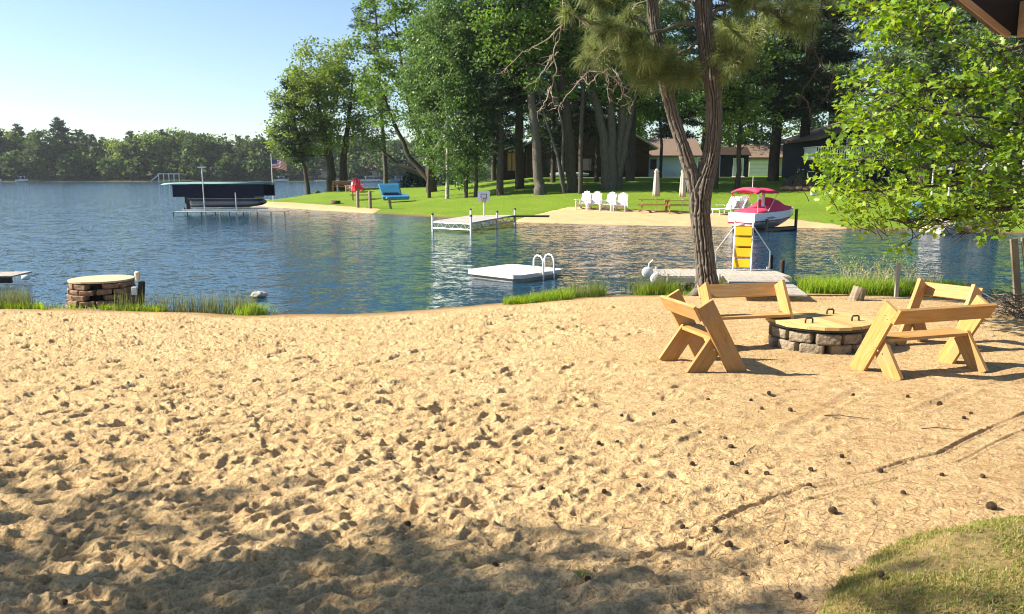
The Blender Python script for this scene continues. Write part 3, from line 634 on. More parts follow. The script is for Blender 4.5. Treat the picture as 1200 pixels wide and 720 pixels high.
# (pixel column, top row, kind): crowns one can tell apart against the water's edge and the sky
fl = [(-12, 150, 0), (8, 141, 1), (22, 152, 2), (33, 142, 1), (47, 160, 0), (58, 148, 0), (80, 134, 1), (72, 170, 2), (92, 163, 3), (106, 149, 1), (118, 156, 3), (130, 158, 1), (142, 162, 2), (154, 164, 2), (163, 152, 3), (175, 156, 0), (188, 153, 2), (199, 149, 1),
      (212, 150, 2), (226, 150, 0), (238, 152, 0), (250, 157, 2), (262, 160, 3), (274, 164, 1), (287, 158, 3), (300, 160, 0), (313, 158, 1), (326, 160, 2), (345, 165, 3), (368, 163, 0), (392, 160, 1), (415, 160, 0), (440, 162, 3), (465, 160, 0), (492, 158, 1), (520, 160, 0), (550, 160, 3)]
cnt = [0]*4
for i, (px, top, k) in enumerate(fl):
    D = 346+rng.uniform(-6, 18); x = (px-600)/FPX*D; D += float(far_shift(x)); x = (px-600)/FPX*D; z = far_ground(x, D)
    Ht = hpx(np.array([0, D, z]), top); hh = [19.5, 24.3, 16.8, 22.2][k]; s = Ht/hh
    lb = '%s on far shore, %s of its kind from the left' % (kinds[k], ordn[cnt[k]]); cnt[k] += 1
    plant_proto(k, ['broadleaf_tree', 'conifer_tree', 'broadleaf_tree', 'conifer_tree'][k], lb, (x, D, z-.2), rng.uniform(0, 6), s, FG, FP)
# the wood behind and between them, one mass
g = Geo(); P = []
for i in range(420):
    x = rng.uniform(-440, 110); front = i < 200
    D = (rng.uniform(334, 346) if front else rng.uniform(350, 440))+float(far_shift(x)); z = far_ground(x, D); h = rng.uniform(7, 13) if front else rng.uniform(14, 21); n = 150
    u = nrm(rng.normal(size=(n, 3)))*(rng.uniform(.2, 1, n)**.45)[:, None]
    P.append(np.array([x, D, z+h*.50])+u*np.array([h*.36, h*.36, h*.50]))
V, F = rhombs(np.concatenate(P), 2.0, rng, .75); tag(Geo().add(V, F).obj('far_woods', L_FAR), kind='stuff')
# ------------------------------------------------------------------ the forked pine on the beach
rng = np.random.default_rng(101)
pb = on_beach(828, 347); pb = np.array([pb[0], pb[1], float(z_sand(pb[0], pb[1]))-.06]); DP = pb[1]
def lp(px, py, dy=0): q = at_depth(px, py, DP+dy); return q-pb
BARK = mat('furrowed_pine_bark', (.15, .1, .07), .95, .15); N = NT(BARK); v = N.coord('Object', (1, 1, .16))
f1 = N.noise(v, 22, 5, .65, .6); f2 = N.noise(N.coord('Object', (1, 1, .5)), 40, 4, .7)
at_ = N.n('ShaderNodeAttribute', attribute_name='groove')
c = N.ramp(f1, [(.25, (.075, .066, .058)), (.5, (.15, .135, .12)), (.75, (.27, .25, .225))])
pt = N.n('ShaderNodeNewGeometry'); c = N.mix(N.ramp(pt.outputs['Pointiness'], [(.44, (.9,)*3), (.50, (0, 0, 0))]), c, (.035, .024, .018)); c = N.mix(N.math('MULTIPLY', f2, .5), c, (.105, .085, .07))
N.l(c, N.b.inputs['Base Color']); N.l(N.bump(N.math('ADD', f1, N.math('MULTIPLY', f2, .3)), .8, .03), N.b.inputs['Normal'])
def bark_tube(g, pts, rads, n=72, seg=150, seed=0, amp=.02):
    t = np.linspace(0, 1, len(pts)); tt = np.linspace(0, 1, seg); pts = np.array(pts, float)
    # smooth spline through the points
    P = np.stack([np.interp(tt, t, pts[:, i]) for i in range(3)], 1); r = np.interp(tt, t, rads)
    kk = max(3, seg//len(pts)); ker = np.hanning(kk*2+1); ker /= ker.sum()
    for i in range(3):
        q = np.concatenate([2*P[0, i]-P[kk:0:-1, i], P[:, i], 2*P[-1, i]-P[-2:-kk-2:-1, i]]); P[:, i] = np.convolve(q, ker, 'valid')
    g.tube(P, r, n, cap=False); V, F, m = g.ch[-1]
    L = np.r_[0, np.cumsum(np.linalg.norm(np.diff(P, axis=0), axis=1))]
    ang = np.tile(np.arange(n)/n, seg); zz = np.repeat(L, n); rr = np.repeat(r, n); ctr = np.repeat(P, n, 0)
    K = max(9, int(2*math.pi*float(np.mean(rads))/.055))
    wob = fbm(ang*6, zz*1.1, seed+2, 3)*.55
    a2 = ang*K+wob*2.2+1.1*fbm(ang*K*.9, zz*3.4, seed+6, 3)
    cells = np.abs(2*((a2+.5*vnoise(zz*1.5, np.floor(a2)*7.7, seed)) % 1)-1)          # ridges
    gap = np.abs(2*((zz*2.0+vnoise(np.floor(a2)*3.1, zz*0, seed+9)*5) % 1)-1)
    ridge = smooth(.08, .55, cells)*(.55+.45*smooth(.02, .2, gap))
    d = (ridge-.6)*amp*2+.02*fbm(ang*9, zz*6, seed+4, 3)
    dirn = nrm(V-ctr); V2 = V+dirn*(d*np.minimum(1, rr/.2))[:, None]
    # close the seam: blend the two ends of the circle
    g.ch[-1] = (V2, F, m)
trunk = Geo()
A0 = lp(828, 345); fork = lp(821, 218)
base = [np.array([.02, 0, -.1]), lp(828, 322), lp(824, 285), lp(820, 252), lp(820, 225)]
rw = lambda n: n*DP/FPX/2*.77
bark_tube(trunk, base+[lp(832, 192), lp(837, 160), lp(837, 108), lp(829, 60), lp(823, 10), lp(828, -60), lp(832, -150), lp(836, -260)],
          [rw(42), rw(28), rw(26), rw(27), rw(30), rw(23), rw(21), rw(21), rw(23), rw(22), rw(20), rw(16), rw(9)], 110, 420, 3, .034)
bark_tube(trunk, [lp(820, 255), lp(816, 228), lp(810, 203), lp(802, 178), lp(791, 144), lp(781, 105), lp(773, 70), lp(764, 10), lp(760, -70), lp(762, -150)],
          [rw(12), rw(20), rw(20), rw(18), rw(17), rw(17), rw(16), rw(15), rw(13), rw(6)], 80, 300, 5, .030)
for a in range(6):
    an = a*1.05+.3; trunk.tube([(math.cos(an)*.18, math.sin(an)*.18, .16), (math.cos(an)*.32, math.sin(an)*.32, .05), (math.cos(an)*.5, math.sin(an)*.5, -.06)], [.10, .08, .03], 8)
pine = thing('pine_tree', 'forked red pine with deeply furrowed brown bark standing on the near beach', 'tree', pb)
trunk.obj('trunk', BARK, pine, True)
# branches (pixel columns/rows at the tree's own distance, dy metres nearer or farther)
BR = [([(824, 25), (790, 30), (750, 42), (722, 34), (690, 26), (668, 14)], -.9), ([(770, 30), (745, 22), (715, 30), (690, 45)], .4), ([(826, 40), (800, 62), (778, 68), (756, 60)], -.6), ([(772, 60), (745, 66), (715, 60), (697, 70)], -.5),
      ([(826, 12), (800, -5), (760, 0), (730, 8), (700, -6)], .8), ([(830, 20), (850, 8), (870, 2), (888, -5)], -.7), ([(832, 42), (852, 36), (868, 28), (880, 40)], -.9), ([(838, -5), (872, 8), (905, 14), (922, 30), (940, 26)], .3),
      ([(834, 60), (848, 62), (864, 74)], -.5), ([(832, -20), (880, -25), (925, -8), (948, 10)], -.4), ([(836, -15), (900, -40), (960, -30), (990, -8)], .5), ([(780, 100), (768, 88), (752, 84)], -.4), ([(826, 80), (806, 88), (792, 78)], -.3)]
for k in range(26):                   # the crown above the picture
    h = rng.uniform(-310, -30); s = rng.choice([-1, 1]); L = rng.uniform(60, 150)*(1-.35*abs(h+60)/250); o = 832 if s > 0 else rng.choice([762, 830])
    BR.append(([(o, h), (o+s*L*.35, h+rng.uniform(-20, 5)), (o+s*L*.7, h+rng.uniform(-25, 5)), (o+s*L, h+rng.uniform(-30, 10))], rng.uniform(-2.6, 2.2)))
bg_ = Geo(); TP = []; TD = []
for pts, dy in BR:
    n = len(pts); P = np.array([lp(p[0], p[1], dy*(i/(n-1))) for i, p in enumerate(pts)])
    t = np.linspace(0, 1, n); tt = np.linspace(0, 1, n*4); Q = np.stack([np.interp(tt, t, P[:, i]) for i in range(3)], 1); Q[1:] += rng.normal(size=(len(Q)-1, 3))*.018
    bg_.tube(Q, np.linspace(.045, .012, len(Q)), 6, cap=False)
    for s in np.r_[1.0, rng.uniform(.35, 1, 9)]:
        j = min(len(Q)-2, int(s*(len(Q)-1))); c = Q[j]; d = nrm(Q[j+1]-Q[j])
        e = c+nrm(d*.6+rng.normal(size=3)*np.array([.7, .7, .35]))*rng.uniform(.12, .5)
        bg_.tube([c, (c+e)/2+rng.normal(size=3)*.03, e], [.012, .010, .007], 4, cap=False)
        for q_ in range(2): TP.append(e-(e-c)*.35*q_); TD.append(nrm(e-c))
bg_.obj('branch', BARK, pine, True)
def tufts(TP, TD, per, L, rng, wd=.007):
    TP = np.repeat(np.array(TP), per, 0); TD = np.repeat(np.array(TD), per, 0); n = len(TP)
    d = nrm(TD*.55+rng.normal(size=(n, 3))*.75); a = nrm(np.cross(d, rng.normal(size=(n, 3)))); l = (L*rng.uniform(.65, 1.2, n))[:, None]
    o = TP+rng.normal(size=(n, 3))*.03; m = o+d*l*.55; e = o+d*l+np.array([0, 0, -1])*l*rng.uniform(.1, .45, n)[:, None]
    V = np.stack([o-a*wd/2, o+a*wd/2, m+a*wd/2, m-a*wd/2, e], 1).reshape(-1, 3); k = np.arange(n)*5
    return V, np.stack([k, k+1, k+2, k+3], 1), np.stack([k+3, k+2, k+4], 1)
V, F4, F3 = tufts(TP, TD, 105, .27, rng, .008)
gn = Mixed(); gn.mx = (V, F4, F3)
gn.obj('needles', NEEDLE, pine)
DEAD_PALE = rough_mat('bleached_dead_twig', (.24, .20, .16), (.40, .35, .29), 20, .9, .3, .004); DEAD_DARK = rough_mat('dark_dead_branch', (.045, .032, .024), (.10, .075, .055), 20, .9, .4, .006)
def twigset(lines, dy, r, m, lab=None):
    g = Geo()
    for pts in lines:
        P = np.array([lp(p[0], p[1], dy) for p in pts]); P[:, 1] += np.cumsum(rng.normal(size=len(P))*.08); n = len(P); t = np.linspace(0, 1, n); tt = np.linspace(0, 1, n*4)
        Q = np.stack([np.interp(tt, t, P[:, i]) for i in range(3)], 1); Q[1:] += rng.normal(size=(len(Q)-1, 3))*.012
        rr = np.linspace(r*pts[0][2] if len(pts[0]) > 2 else r, r*.35, len(Q)); g.tube(Q, rr, 6, cap=False)
        for _ in range(int(len(Q)*.7)):
            j = rng.integers(2, len(Q)); d = nrm(rng.normal(size=3)+np.array([0, 0, -.5])); e = Q[j]+d*rng.uniform(.08, .3)
            g.tube([Q[j], (Q[j]+e)/2+rng.normal(size=3)*.02, e], [r*.35, r*.28, r*.15], 4, cap=False)
    o = g.obj('dead_branch', m, pine, True)
    if lab: o['label'] = lab
twigset([[(692, 30), (675, 20), (662, -5)], [(660, -10), (659, 20), (655, 45), (648, 62), (652, 85), (645, 110), (652, 128)], [(655, 60), (645, 66), (640, 80), (628, 96)], [(647, 100), (640, 118), (630, 132)], [(659, 30), (640, 48), (612, 62), (590, 88)]], -.8, .014, DEAD_PALE, 'bleached dead twigs hanging at the left')
twigset([[(722, 48), (706, 62), (690, 84), (676, 98), (660, 118), (655, 128)], [(700, 68), (712, 90), (716, 118)], [(690, 84), (706, 86), (722, 96), (730, 104), (728, 116)], [(680, 90), (690, 100), (700, 88), (716, 82), (722, 92)], [(735, 80), (722, 88), (728, 108), (742, 118), (738, 130)]], -.6, .013, DEAD_PALE, 'bleached dead twigs curling below the needles')
twigset([[(966, -30), (964, 10), (957, 35), (955, 50), (966, 72), (975, 85), (985, 108)], [(964, 66), (958, 80), (950, 95), (942, 110), (940, 124)], [(956, 50), (948, 62), (942, 72)], [(975, 84), (972, 100), (968, 118), (962, 112)], [(1004, -10), (1010, 10), (1002, 25), (990, 36), (984, 48)], [(966, 0), (976, 18), (990, 24)], [(944, 112), (950, 125), (955, 142)]], -.5, .020, DEAD_DARK, 'dark dead branch drooping at the right')
twigset([[(880, -20), (884, 20), (882, 38), (870, 44)], [(882, 38), (886, 62), (890, 82), (894, 100)], [(905, 14), (915, 22), (932, 32)]], -.5, .014, DEAD_DARK)
HCONE = rough_mat('hanging_cone', (.05, .03, .02), (.10, .06, .035), 60)
for (a, b) in [(910, 13), (898, 16), (925, 30)]:
    c = lp(a, b, .2); Geo().lathe([(0, -.04), (.03, -.03), (.04, 0), (.03, .03), (0, .042)], 8, c).obj('cone', HCONE, pine)

# ------------------------------------------------------------------ oak at the right: bright leaves on low limbs
rng = np.random.default_rng(202); DO = 12.0
ob = np.array([9.6, 12.6, float(z_beach(9.6, 12.6))-.05]); oak = thing('oak_tree', 'oak at the right edge with bright yellow-green leaves on long low limbs', 'tree', ob)
def lo(px, py, dy=0): return at_depth(px, py, DO+dy)-ob
og = Geo(); bark_tube(og, [(0, 0, -.1), (.05, 0, 1.5), (.1, .1, 3.2), (.4, .2, 5.5), (.3, .4, 8)], [.30, .23, .20, .13, .04], 48, 90, 8, .015)
lines = [([(1350, 215), (1200, 242), (1150, 247), (1118, 256), (1080, 262), (1040, 258)], 0, .055), ([(1340, 200), (1230, 190), (1160, 170), (1100, 160), (1050, 168), (1000, 190)], .3, .045), ([(1340, 160), (1240, 130), (1180, 105), (1120, 100), (1060, 110), (1030, 85)], -.2, .04),
         ([(1340, 150), (1220, 150), (1150, 140), (1080, 128), (1020, 120)], .5, .035), ([(1330, 205), (1220, 215), (1140, 215), (1080, 220), (1000, 225), (975, 215)], -.4, .035), ([(1360, 80), (1250, 40), (1190, 55), (1150, 70)], -.4, .035), ([(1360, 60), (1220, -40), (1130, -10), (1080, 42), (1060, 28), (1030, 10)], .6, .04), ([(1130, -10), (1085, -15), (1040, -5), (1010, 12)], .6, .02),
         ([(1220, 190), (1170, 200), (1120, 195)], .6, .02)]
CL = []
for pts, dy, r in lines:
    n = len(pts); P = np.array([lo(p[0], p[1], dy) for p in pts]); t = np.linspace(0, 1, n); tt = np.linspace(0, 1, n*5); Q = np.stack([np.interp(tt, t, P[:, i]) for i in range(3)], 1); Q[1:] += rng.normal(size=(len(Q)-1, 3))*.02
    og.tube(Q, np.linspace(r, .008, len(Q)), 7, cap=False)
    for j in range(len(Q)//5, len(Q)):
        for _ in range(2):
            e = Q[j]+rng.normal(size=3)*np.array([.28, .38, .2]); og.tube([Q[j], (Q[j]*.5+e*.5)+rng.normal(size=3)*.03, e], [.010, .008, .004], 4, cap=False); CL.append(e)
px_cl = [(1100, 155, 70, 50, 40), (1040, 215, 60, 40, 30), (1000, 240, 40, 22, 16), (1150, 230, 60, 32, 18), (1185, 140, 40, 50, 24), (1062, 118, 46, 26, 18), (1010, 180, 30, 30, 11), (1010, 92, 24, 26, 12), (1040, 95, 16, 14, 5), (1100, 195, 60, 40, 24), (1050, 252, 50, 12, 6), (1185, 200, 30, 60, 22), (985, 232, 22, 12, 8), (960, 185, 16, 8, 4), (995, 195, 26, 16, 8), (1050, 20, 45, 24, 16), (1090, 22, 40, 24, 14), (1182, 70, 20, 24, 5), (1000, 135, 20, 22, 8), (1020, 22, 18, 20, 4), (1180, 255, 30, 16, 8), (1260, 150, 60, 110, 36), (1290, 0, 60, 80, 14)]
for cx, cy, rx, ry, k in px_cl:
    for _ in range(k):
        u = rng.normal(size=2)*.55; c = lo(cx+u[0]*rx, cy+u[1]*ry, rng.normal()*.55); CL.append(c)
        dd = c+np.array([rng.uniform(.15, .4), rng.uniform(-.1, .3), rng.uniform(-.3, 0)]); og.tube([dd, (c+dd)/2+rng.normal(size=3)*.03, c], [.007, .006, .003], 4, cap=False)
CL = np.array(CL)
for c in rng.normal(size=(60, 3))*np.array([2.4, 2.4, 1.8])+np.array([1.0, 0.6, 7]): CL = np.vstack([CL, c])
CL = CL[rng.random(len(CL)) < .62]; n = len(CL)*18; P = np.repeat(CL, 18, 0)+rng.normal(size=(n, 3))*.10
def lobed(P, size, rng):
    n = len(P); d = nrm(rng.normal(size=(n, 3))*np.array([1, 1, .5])+np.array([-.4, -.2, -.35])); nn = nrm(rng.normal(size=(n, 3))*.75+np.array([-.3, 0, 1])); a = nrm(np.cross(nn, d)); nn = np.cross(d, a)
    s = (size*rng.uniform(.45, 1.35, n))[:, None]
    prof = [(0, 0, 0), (.25, .30, .06), (.42, .17, .02), (.62, .42, .10), (.72, .20, .0), (1.05, 0, -.1), (.72, -.20, .0), (.62, -.42, .10), (.42, -.17, .02), (.25, -.30, .06)]
    V = np.stack([P+s*(d*x+a*y+nn*z) for x, y, z in prof], 1).reshape(-1, 3); k = np.arange(n)*10
    F = [np.stack([k, k+9, k+8, k+2], 1), np.stack([k+2, k+8, k+6, k+4], 1)]
    T = [np.stack([k, k+2, k+1], 1)*1, np.stack([k+2, k+4, k+3], 1), np.stack([k+8, k+7, k+6], 1), np.stack([k+4, k+6, k+5], 1), np.stack([k+0, k+9, k+9], 1)]
    return V, np.concatenate(F), np.concatenate(T[:4])
V, F4, F3 = lobed(P, .104, rng)
mxg = Mixed(); mxg.mx = (V, F4, F3); mxg.obj('foliage', L_NEAR, oak)
og.obj('trunk', BARK_FAR, oak, True)
rt = Geo()
for k in range(14):
    a = rng.uniform(-.6, .6); q0 = lo(1170+rng.uniform(-10, 15), 252, .1); q1 = lo(1150+rng.uniform(-45, 30), 285+rng.uniform(-10, 18), rng.uniform(-.3, .3)); m_ = (q0+q1)/2+np.array([0, 0, .05])
    rt.tube([q0, m_, q1], [.008, .006, .003], 5, cap=False)
o = rt.obj('dead_branch', DEAD_PALE, oak, True)

# ------------------------------------------------------------------ trees left of the picture: their shade crosses the foreground
gw, gl_ = decid(53, [[(0, 0, 0, .4), (.2, 0, 6, .3), (0, 0, 16, .06)]], [(0, 0, 12, 4.8, 4.6, 5.6), (1, 0, 8, 3.6, 3.4, 3.0)], 95, 56, .42, 1.0, inner=.15); PSH = [(gw.mesh('trunk', BARK_FAR, True), gl_.mesh('crown', L_ASH))]
for i, (x, y, s, sd) in enumerate([(-12.7, 2.75, .56, 0), (-10.3, 1.3, .62, 0), (-11.2, 1.1, .58, 0), (-12.9, 1.9, .54, 0)]):
    rt_ = plant_proto(sd, 'maple_tree', ['shore tree out of view at the left, nearest the lake', 'tallest shore tree out of view at the left', 'shore tree out of view at the left, second nearest the camera', 'small shore tree out of view at the far left, behind the others'][i], (x, y, float(z_beach(x, y))-.05), i*2.1, s, 'trees shading the near sand', PSH)

# ------------------------------------------------------------------ cabin eave over the viewer's right
SOFF = rough_mat('dark_soffit', (.012, .010, .009), (.03, .022, .018), 6); FASC = wood_mat('cedar_fascia', (.48, .29, .15), (.36, .20, .09), (.56, .36, .20)); SHING = rough_mat('brown_shingle', (.06, .045, .035), (.12, .09, .07), 14)
cab = thing('cabin', 'brown cabin whose dark porch eave and cedar fascia jut in at the top right', 'cabin', (4.2, -1.5, .6))
off = Vector((-4.2, 1.5, -.6))
Cn = Vector(at_depth(1186, 42, 3.1))+off; Up = Vector(at_depth(1137, 2, 3.05))+off
dv = (Up-Cn); back_ = Vector((.15, -1, .0)).normalized()
e1 = Up+dv*6; e2 = Cn+back_*5; e3 = e1+back_*5
def slab(name, a, b, c_, d_, th, m):
    nrm_ = (b-a).cross(d_-a).normalized(); nrm_ = nrm_ if nrm_.z > 0 else -nrm_
    V = [*[tuple(q) for q in (a, b, c_, d_)], *[tuple(q+nrm_*th) for q in (a, b, c_, d_)]]
    return Geo().add(V, [[0, 1, 2, 3], [7, 6, 5, 4], [0, 4, 5, 1], [1, 5, 6, 2], [2, 6, 7, 3], [3, 7, 4, 0]]).obj(name, m, cab)
# roof slope runs from the low corner up to the upper left; eave side runs to the right
rgt = Vector((1, .12, -.02)).normalized()
slab('soffit', Cn, Cn+rgt*3, Cn+rgt*3+dv*6, e1, .03, SOFF)
nn_ = rgt.cross(dv).normalized(); nn_ = nn_ if nn_.z > 0 else -nn_
slab('roof', Cn+nn_*.034-rgt*.01, Cn+rgt*3+nn_*.034, Cn+rgt*3+dv*6+nn_*.034, e1+nn_*.034-rgt*.01, .05, SHING)
board('fascia', Cn-rgt*.014+nn_*.004-dv.normalized()*.0, e1-rgt*.014+nn_*.004, .022, .02, rgt, FASC, cab, .002)
bm0 = Vector(at_depth(1186.5, 40, 3.08))+off; 
board('rafter_end', bm0+rgt*.07+Vector((0, -.012, .05)), bm0+rgt*.07+Vector((.10, -1.4, .12)), .13, .12, rgt, FASC, cab, .004)
gp = Geo().box((3.0, -2.2, 1.1), (.14, .14, 3.4)).obj('porch_post', FASC, cab)
gw_ = Geo().box((3.4, -3.4, 1.1), (6, .16, 3.4)).obj('wall', rough_mat('brown_cabin_siding', (.10, .06, .035), (.16, .10, .06), 5, stretch=(1, 1, 12)), cab)

# ------------------------------------------------------------------ A-frame benches of new pine
BOLT = Geo().lathe([(.010, 0), (.010, .005), (.004, .008), (0, .008)], 8).mesh('bolt', rough_mat('zinc_bolt', (.2, .19, .17), (.3, .28, .25), 5, .5, 0, metal=.6))
def make_bench(name, label, cat, cx, cy, ang, L, group):
    z = float(min(z_sand(cx+dx, cy+dy) for dx in (-.3, 0, .3) for dy in (-.3, 0, .3)))
    zc = float(z_beach(cx, cy)); r = thing(name, label, cat, (cx, cy, max(z, zc-.03)-.015), ang, group)
    h = L/2
    for sx in (-1, 1):
        x = sx*(h-.02)
        board('leg', (x, .26, 0), (x, -.19, .80), .20, .045, (1, 0, 0), W_NEW, r)
        xi = sx*(h-.068)
        board('leg', (xi, -.27, 0), (xi, .015, .392), .20, .045, (1, 0, 0), W_NEW, r)
    n = Vector((0, -.80, -.45)).normalized()
    board('backrest', (-h-.005, -.272, .70), (h+.005, -.272, .70), .18, .038, n, W_NEW, r)
    board('seat', (-h+.045, .035, .415), (h-.045, .035, .415), .235, .036, (0, -.05, 1), W_NEW, r)
    for sx in (-1, 1):
        for (yy_, zz_) in ((-.06, .30), (-.03, .34), (-.13, .70), (-.155, .66)): bo_ = bpy.data.objects.new('bolt', BOLT); C.objects.link(bo_); bo_.parent = r; bo_.matrix_local = Matrix.Translation((sx*(h-.001), yy_, zz_))@Matrix.Rotation(sx*math.pi/2, 4, 'Y')
    return r
GB = 'new pine benches round the fire pit'
def bench_at(name, label, cat, tl, tr_, front, L=None, dz=.8, rot=0, face=None):
    """tl, tr_: pixels of the two back-top corners; front: sign picks which side is the sitter's"""
    z0 = .38
    for _ in range(3):
        a = at_z(*tl, z0+dz); b = at_z(*tr_, z0+dz); c = (a+b)/2; z0 = float(z_beach(c[0], c[1]))
    ax = b-a; ang = math.atan2(ax[1], ax[0]); fr = np.array([-math.sin(ang), math.cos(ang)])
    if fr@np.array(front) < 0: ang += math.pi; fr = -fr
    ang += R(rot)
    if face: ang = math.atan2(-face[0], face[1])
    fr = np.array([-math.sin(ang), math.cos(ang)])
    L0 = np.linalg.norm(ax[:2]); c2 = c[:2]+fr*.19
    print(name, c2.round(2), round(math.degrees(ang)), round(L0, 2)); return make_bench(name, label, cat, c2[0], c2[1], ang, L or L0, GB)
bench_at('bench', 'wide pine bench right of the fire pit, plank back turned to the camera', 'bench', (1036, 352), (1166, 349), (-.2, 1), rot=10)
bench_at('bench', 'pine bench standing behind the fire pit near the trunk, facing the camera', 'bench', (823, 332), (915, 329), (.2, -1))
bench_at('single_seat', 'narrow pine seat left of the fire pit, nearest the trodden sand', 'seat', (770, 344), (843, 351), (1, .3), L=.80, face=(.96, .26))
bench_at('single_seat', 'narrow pine seat at the right of the fire pit, half hidden behind the wide bench', 'seat', (1076, 329), (1150, 334), (-1, -.4), rot=-20)

# ------------------------------------------------------------------ fire pit
FX, FY = 3.92, 9.85; fz = float(z_beach(FX, FY))-.03
pit = thing('fire_pit', 'round stone fire pit under a wooden lid with four black handles', 'fire pit', (FX, FY, fz))
STONE = rough_mat('grey_wall_block', (.10, .085, .06), (.36, .30, .22), 11, .92, 1.0, .05)
def ring(parent, R0, rows, nb, bh, bd, m, name, taper=0.0, skip=None, seed=1, z0=0):
    rg = random.Random(seed)
    for r_ in range(rows):
        for i in range(nb):
            a = (i+.5*(r_ % 2))*2*math.pi/nb+rg.uniform(-.02, .02)
            if skip and skip(r_, a % (2*math.pi)): continue
            rr = R0-taper*r_+rg.uniform(-.012, .012); wv = 2*math.pi*rr/nb-.012
            g = Geo().box((0, 0, 0), (bd, wv, bh-.008+rg.uniform(-.006, .004))); V, F, mi = g.ch[0]; V = V+np.array([[rg.uniform(-.012, .012) for _ in range(3)] for _ in range(8)]); g.ch[0] = (V, F, mi)
            o = g.obj(name, m, parent, bevel=.018); o.location = (math.cos(a)*rr, math.sin(a)*rr, z0+bh*(r_+.5)); o.rotation_euler = (rg.uniform(-.02, .02), rg.uniform(-.03, .03), a)
ring(pit, .50, 2, 11, .142, .19, STONE, 'block', 0, seed=3)
Geo().lathe([(.60, .292), (.63, .30), (.63, .325), (.40, .325), (.40, .292), (.60, .292)], 40).obj('steel_rim', BLACK_METAL, pit)
for half in range(2):
    lidn = thing_o = bpy.data.objects.new('lid', None); C.objects.link(lidn); lidn.parent = pit
    for k in range(4):
        s0, s1 = (.62*k/4+.004, .62*(k+1)/4-.003)
        xs0 = s0+.0; R_ = .645
        y1 = math.sqrt(max(.0, R_**2-((s0+s1)/2)**2))
        sgn = 1 if half else -1; gg = Geo(); yo = .015 if half else 0
        Y0 = math.sqrt(max(0, R_**2-s0**2)); Y1 = math.sqrt(max(.06, R_**2-s1**2))
        poly = [(sgn*s0, -Y0+yo), (sgn*s1, -Y1+yo), (sgn*s1, Y1+yo), (sgn*s0, Y0+yo)]
        if sgn < 0: poly = poly[::-1]
        o = gg.prism(poly, -.02, .02).obj('plank', W_LID, lidn, bevel=.003)
        Mr = Matrix.Rotation(math.pi/2, 4, 'Z')   # grain along the plank
        o.data.transform(Mr.inverted()); o.matrix_local = Matrix.Translation((0, 0, .348))@Mr
    for yh in (-.26, .24):
        x = (1 if half else -1)*.33; Geo().tube([(x-.05, yh, .365), (x-.05, yh, .415), (x-.035, yh, .43), (x+.035, yh, .43), (x+.05, yh, .415), (x+.05, yh, .365)], .011, 8).obj('handle', BLACK_METAL, lidn, True)
pit.rotation_euler[2] = R(14)

# ------------------------------------------------------------------ old stone crib at the left shore
p = on_beach(122, 361); p[0] *= (p[1]+.55)/p[1]; crib = thing('stone_crib', 'low round crib of brown stone blocks with a dark opening under a pale flat lid', 'stone crib', (p[0], p[1]+.55, float(z_beach(p[0], p[1]))-.19))
BRICK = rough_mat('brown_block', (.14, .085, .055), (.30, .195, .13), 8, .9, .8, .02)
ring(crib, .62, 6, 12, .108, .17, BRICK, 'block', .022, lambda r_, a: r_ in (3, 4, 5) and abs(a-4.98) < .27, 8)
g = Geo(); 

for k in range(7):
    ya, yb_ = -.60+k*.1714+.004, -.60+(k+1)*.1714-.004; tt_ = np.linspace(0, 1, 6); ys_ = ya+(yb_-ya)*tt_; hw = np.sqrt(np.maximum(.0004, .605**2-ys_**2))
    g.prism([(x, y) for x, y in zip(hw, ys_)]+[(-x, y) for x, y in zip(hw[::-1], ys_[::-1])], .666, .70)
g.obj('lid', rough_mat('pale_lid_boards', (.42, .33, .21), (.56, .45, .30), 5, stretch=(1, 8, 8)), crib, bevel=.005)
Geo().lathe([(.50, .0), (.44, .62), (.0, .62)], 24).obj('shade_core', mat('shade_black', (.006, .006, .006), .9), crib)  # black core put in as the shade of the hollow behind the opening
p = on_beach(168, 360); cz = float(z_beach(p[0], p[1])); 
t = thing('outlet_post', 'dark short post holding pale utility boxes beside the stone crib', 'post', (p[0]+.02, p[1]-.1, cz-.05))
Geo().box((0, 0, .28), (.10, .10, .6), Matrix.Rotation(.12, 3, 'Y')).obj('post', W_DARK, t, bevel=.006)
Geo().box((-.09, -.06, .40), (.10, .06, .16)).obj('outlet_box', WHITE, t, bevel=.008); Geo().lathe([(0, .60), (.035, .60), (.055, .70), (.055, .76), (.03, .78), (0, .78)], 12, (-.04, 0, 0)).obj('lamp_cap', rough_mat('cream_plastic', (.6, .5, .38), (.7, .6, .45), 5), t)
# ------------------------------------------------------------------ dock, slide, raft
def dock_planks(name, root, O, ux, uy, L, Wd, m, n, th=.035, gap=.012, start=0):
    """deck boards across a strip that runs from O along ux for L, width Wd along uy"""
    g = Geo(); step = L/n
    rg = random.Random(len(name)+n)
    for i in range(n):
        c = O+ux*(start+(i+.5)*step)+uy*(Wd/2); Mx = Matrix((ux, uy, ux.cross(uy))).transposed()
        g.box((c.x, c.y, c.z+rg.uniform(-.003, .003)), (step-gap, Wd+rg.uniform(-.015, .015), th), Mx)
    return g.obj(name, m, root, bevel=.004)
DECKW = rough_mat('grey_deck_boards', (.27, .245, .21), (.42, .39, .345), 3, .85, .3, .004, (6, 1, 1))
q0 = at_z(942, 347, .30); q1 = at_z(905, 317, .34); q2 = at_z(763, 316, .34); q2b = at_z(763, 330, .34)
dk = thing('dock', 'L-shaped grey board dock with white roller wheels at its left end behind the pine trunk', 'dock', (q1[0], q1[1], 0))
o3 = Vector(q1); o3.z = 0
A_ = Vector((q0[0], q0[1], .28))-o3; B_ = Vector((q1[0], q1[1], .36))-o3
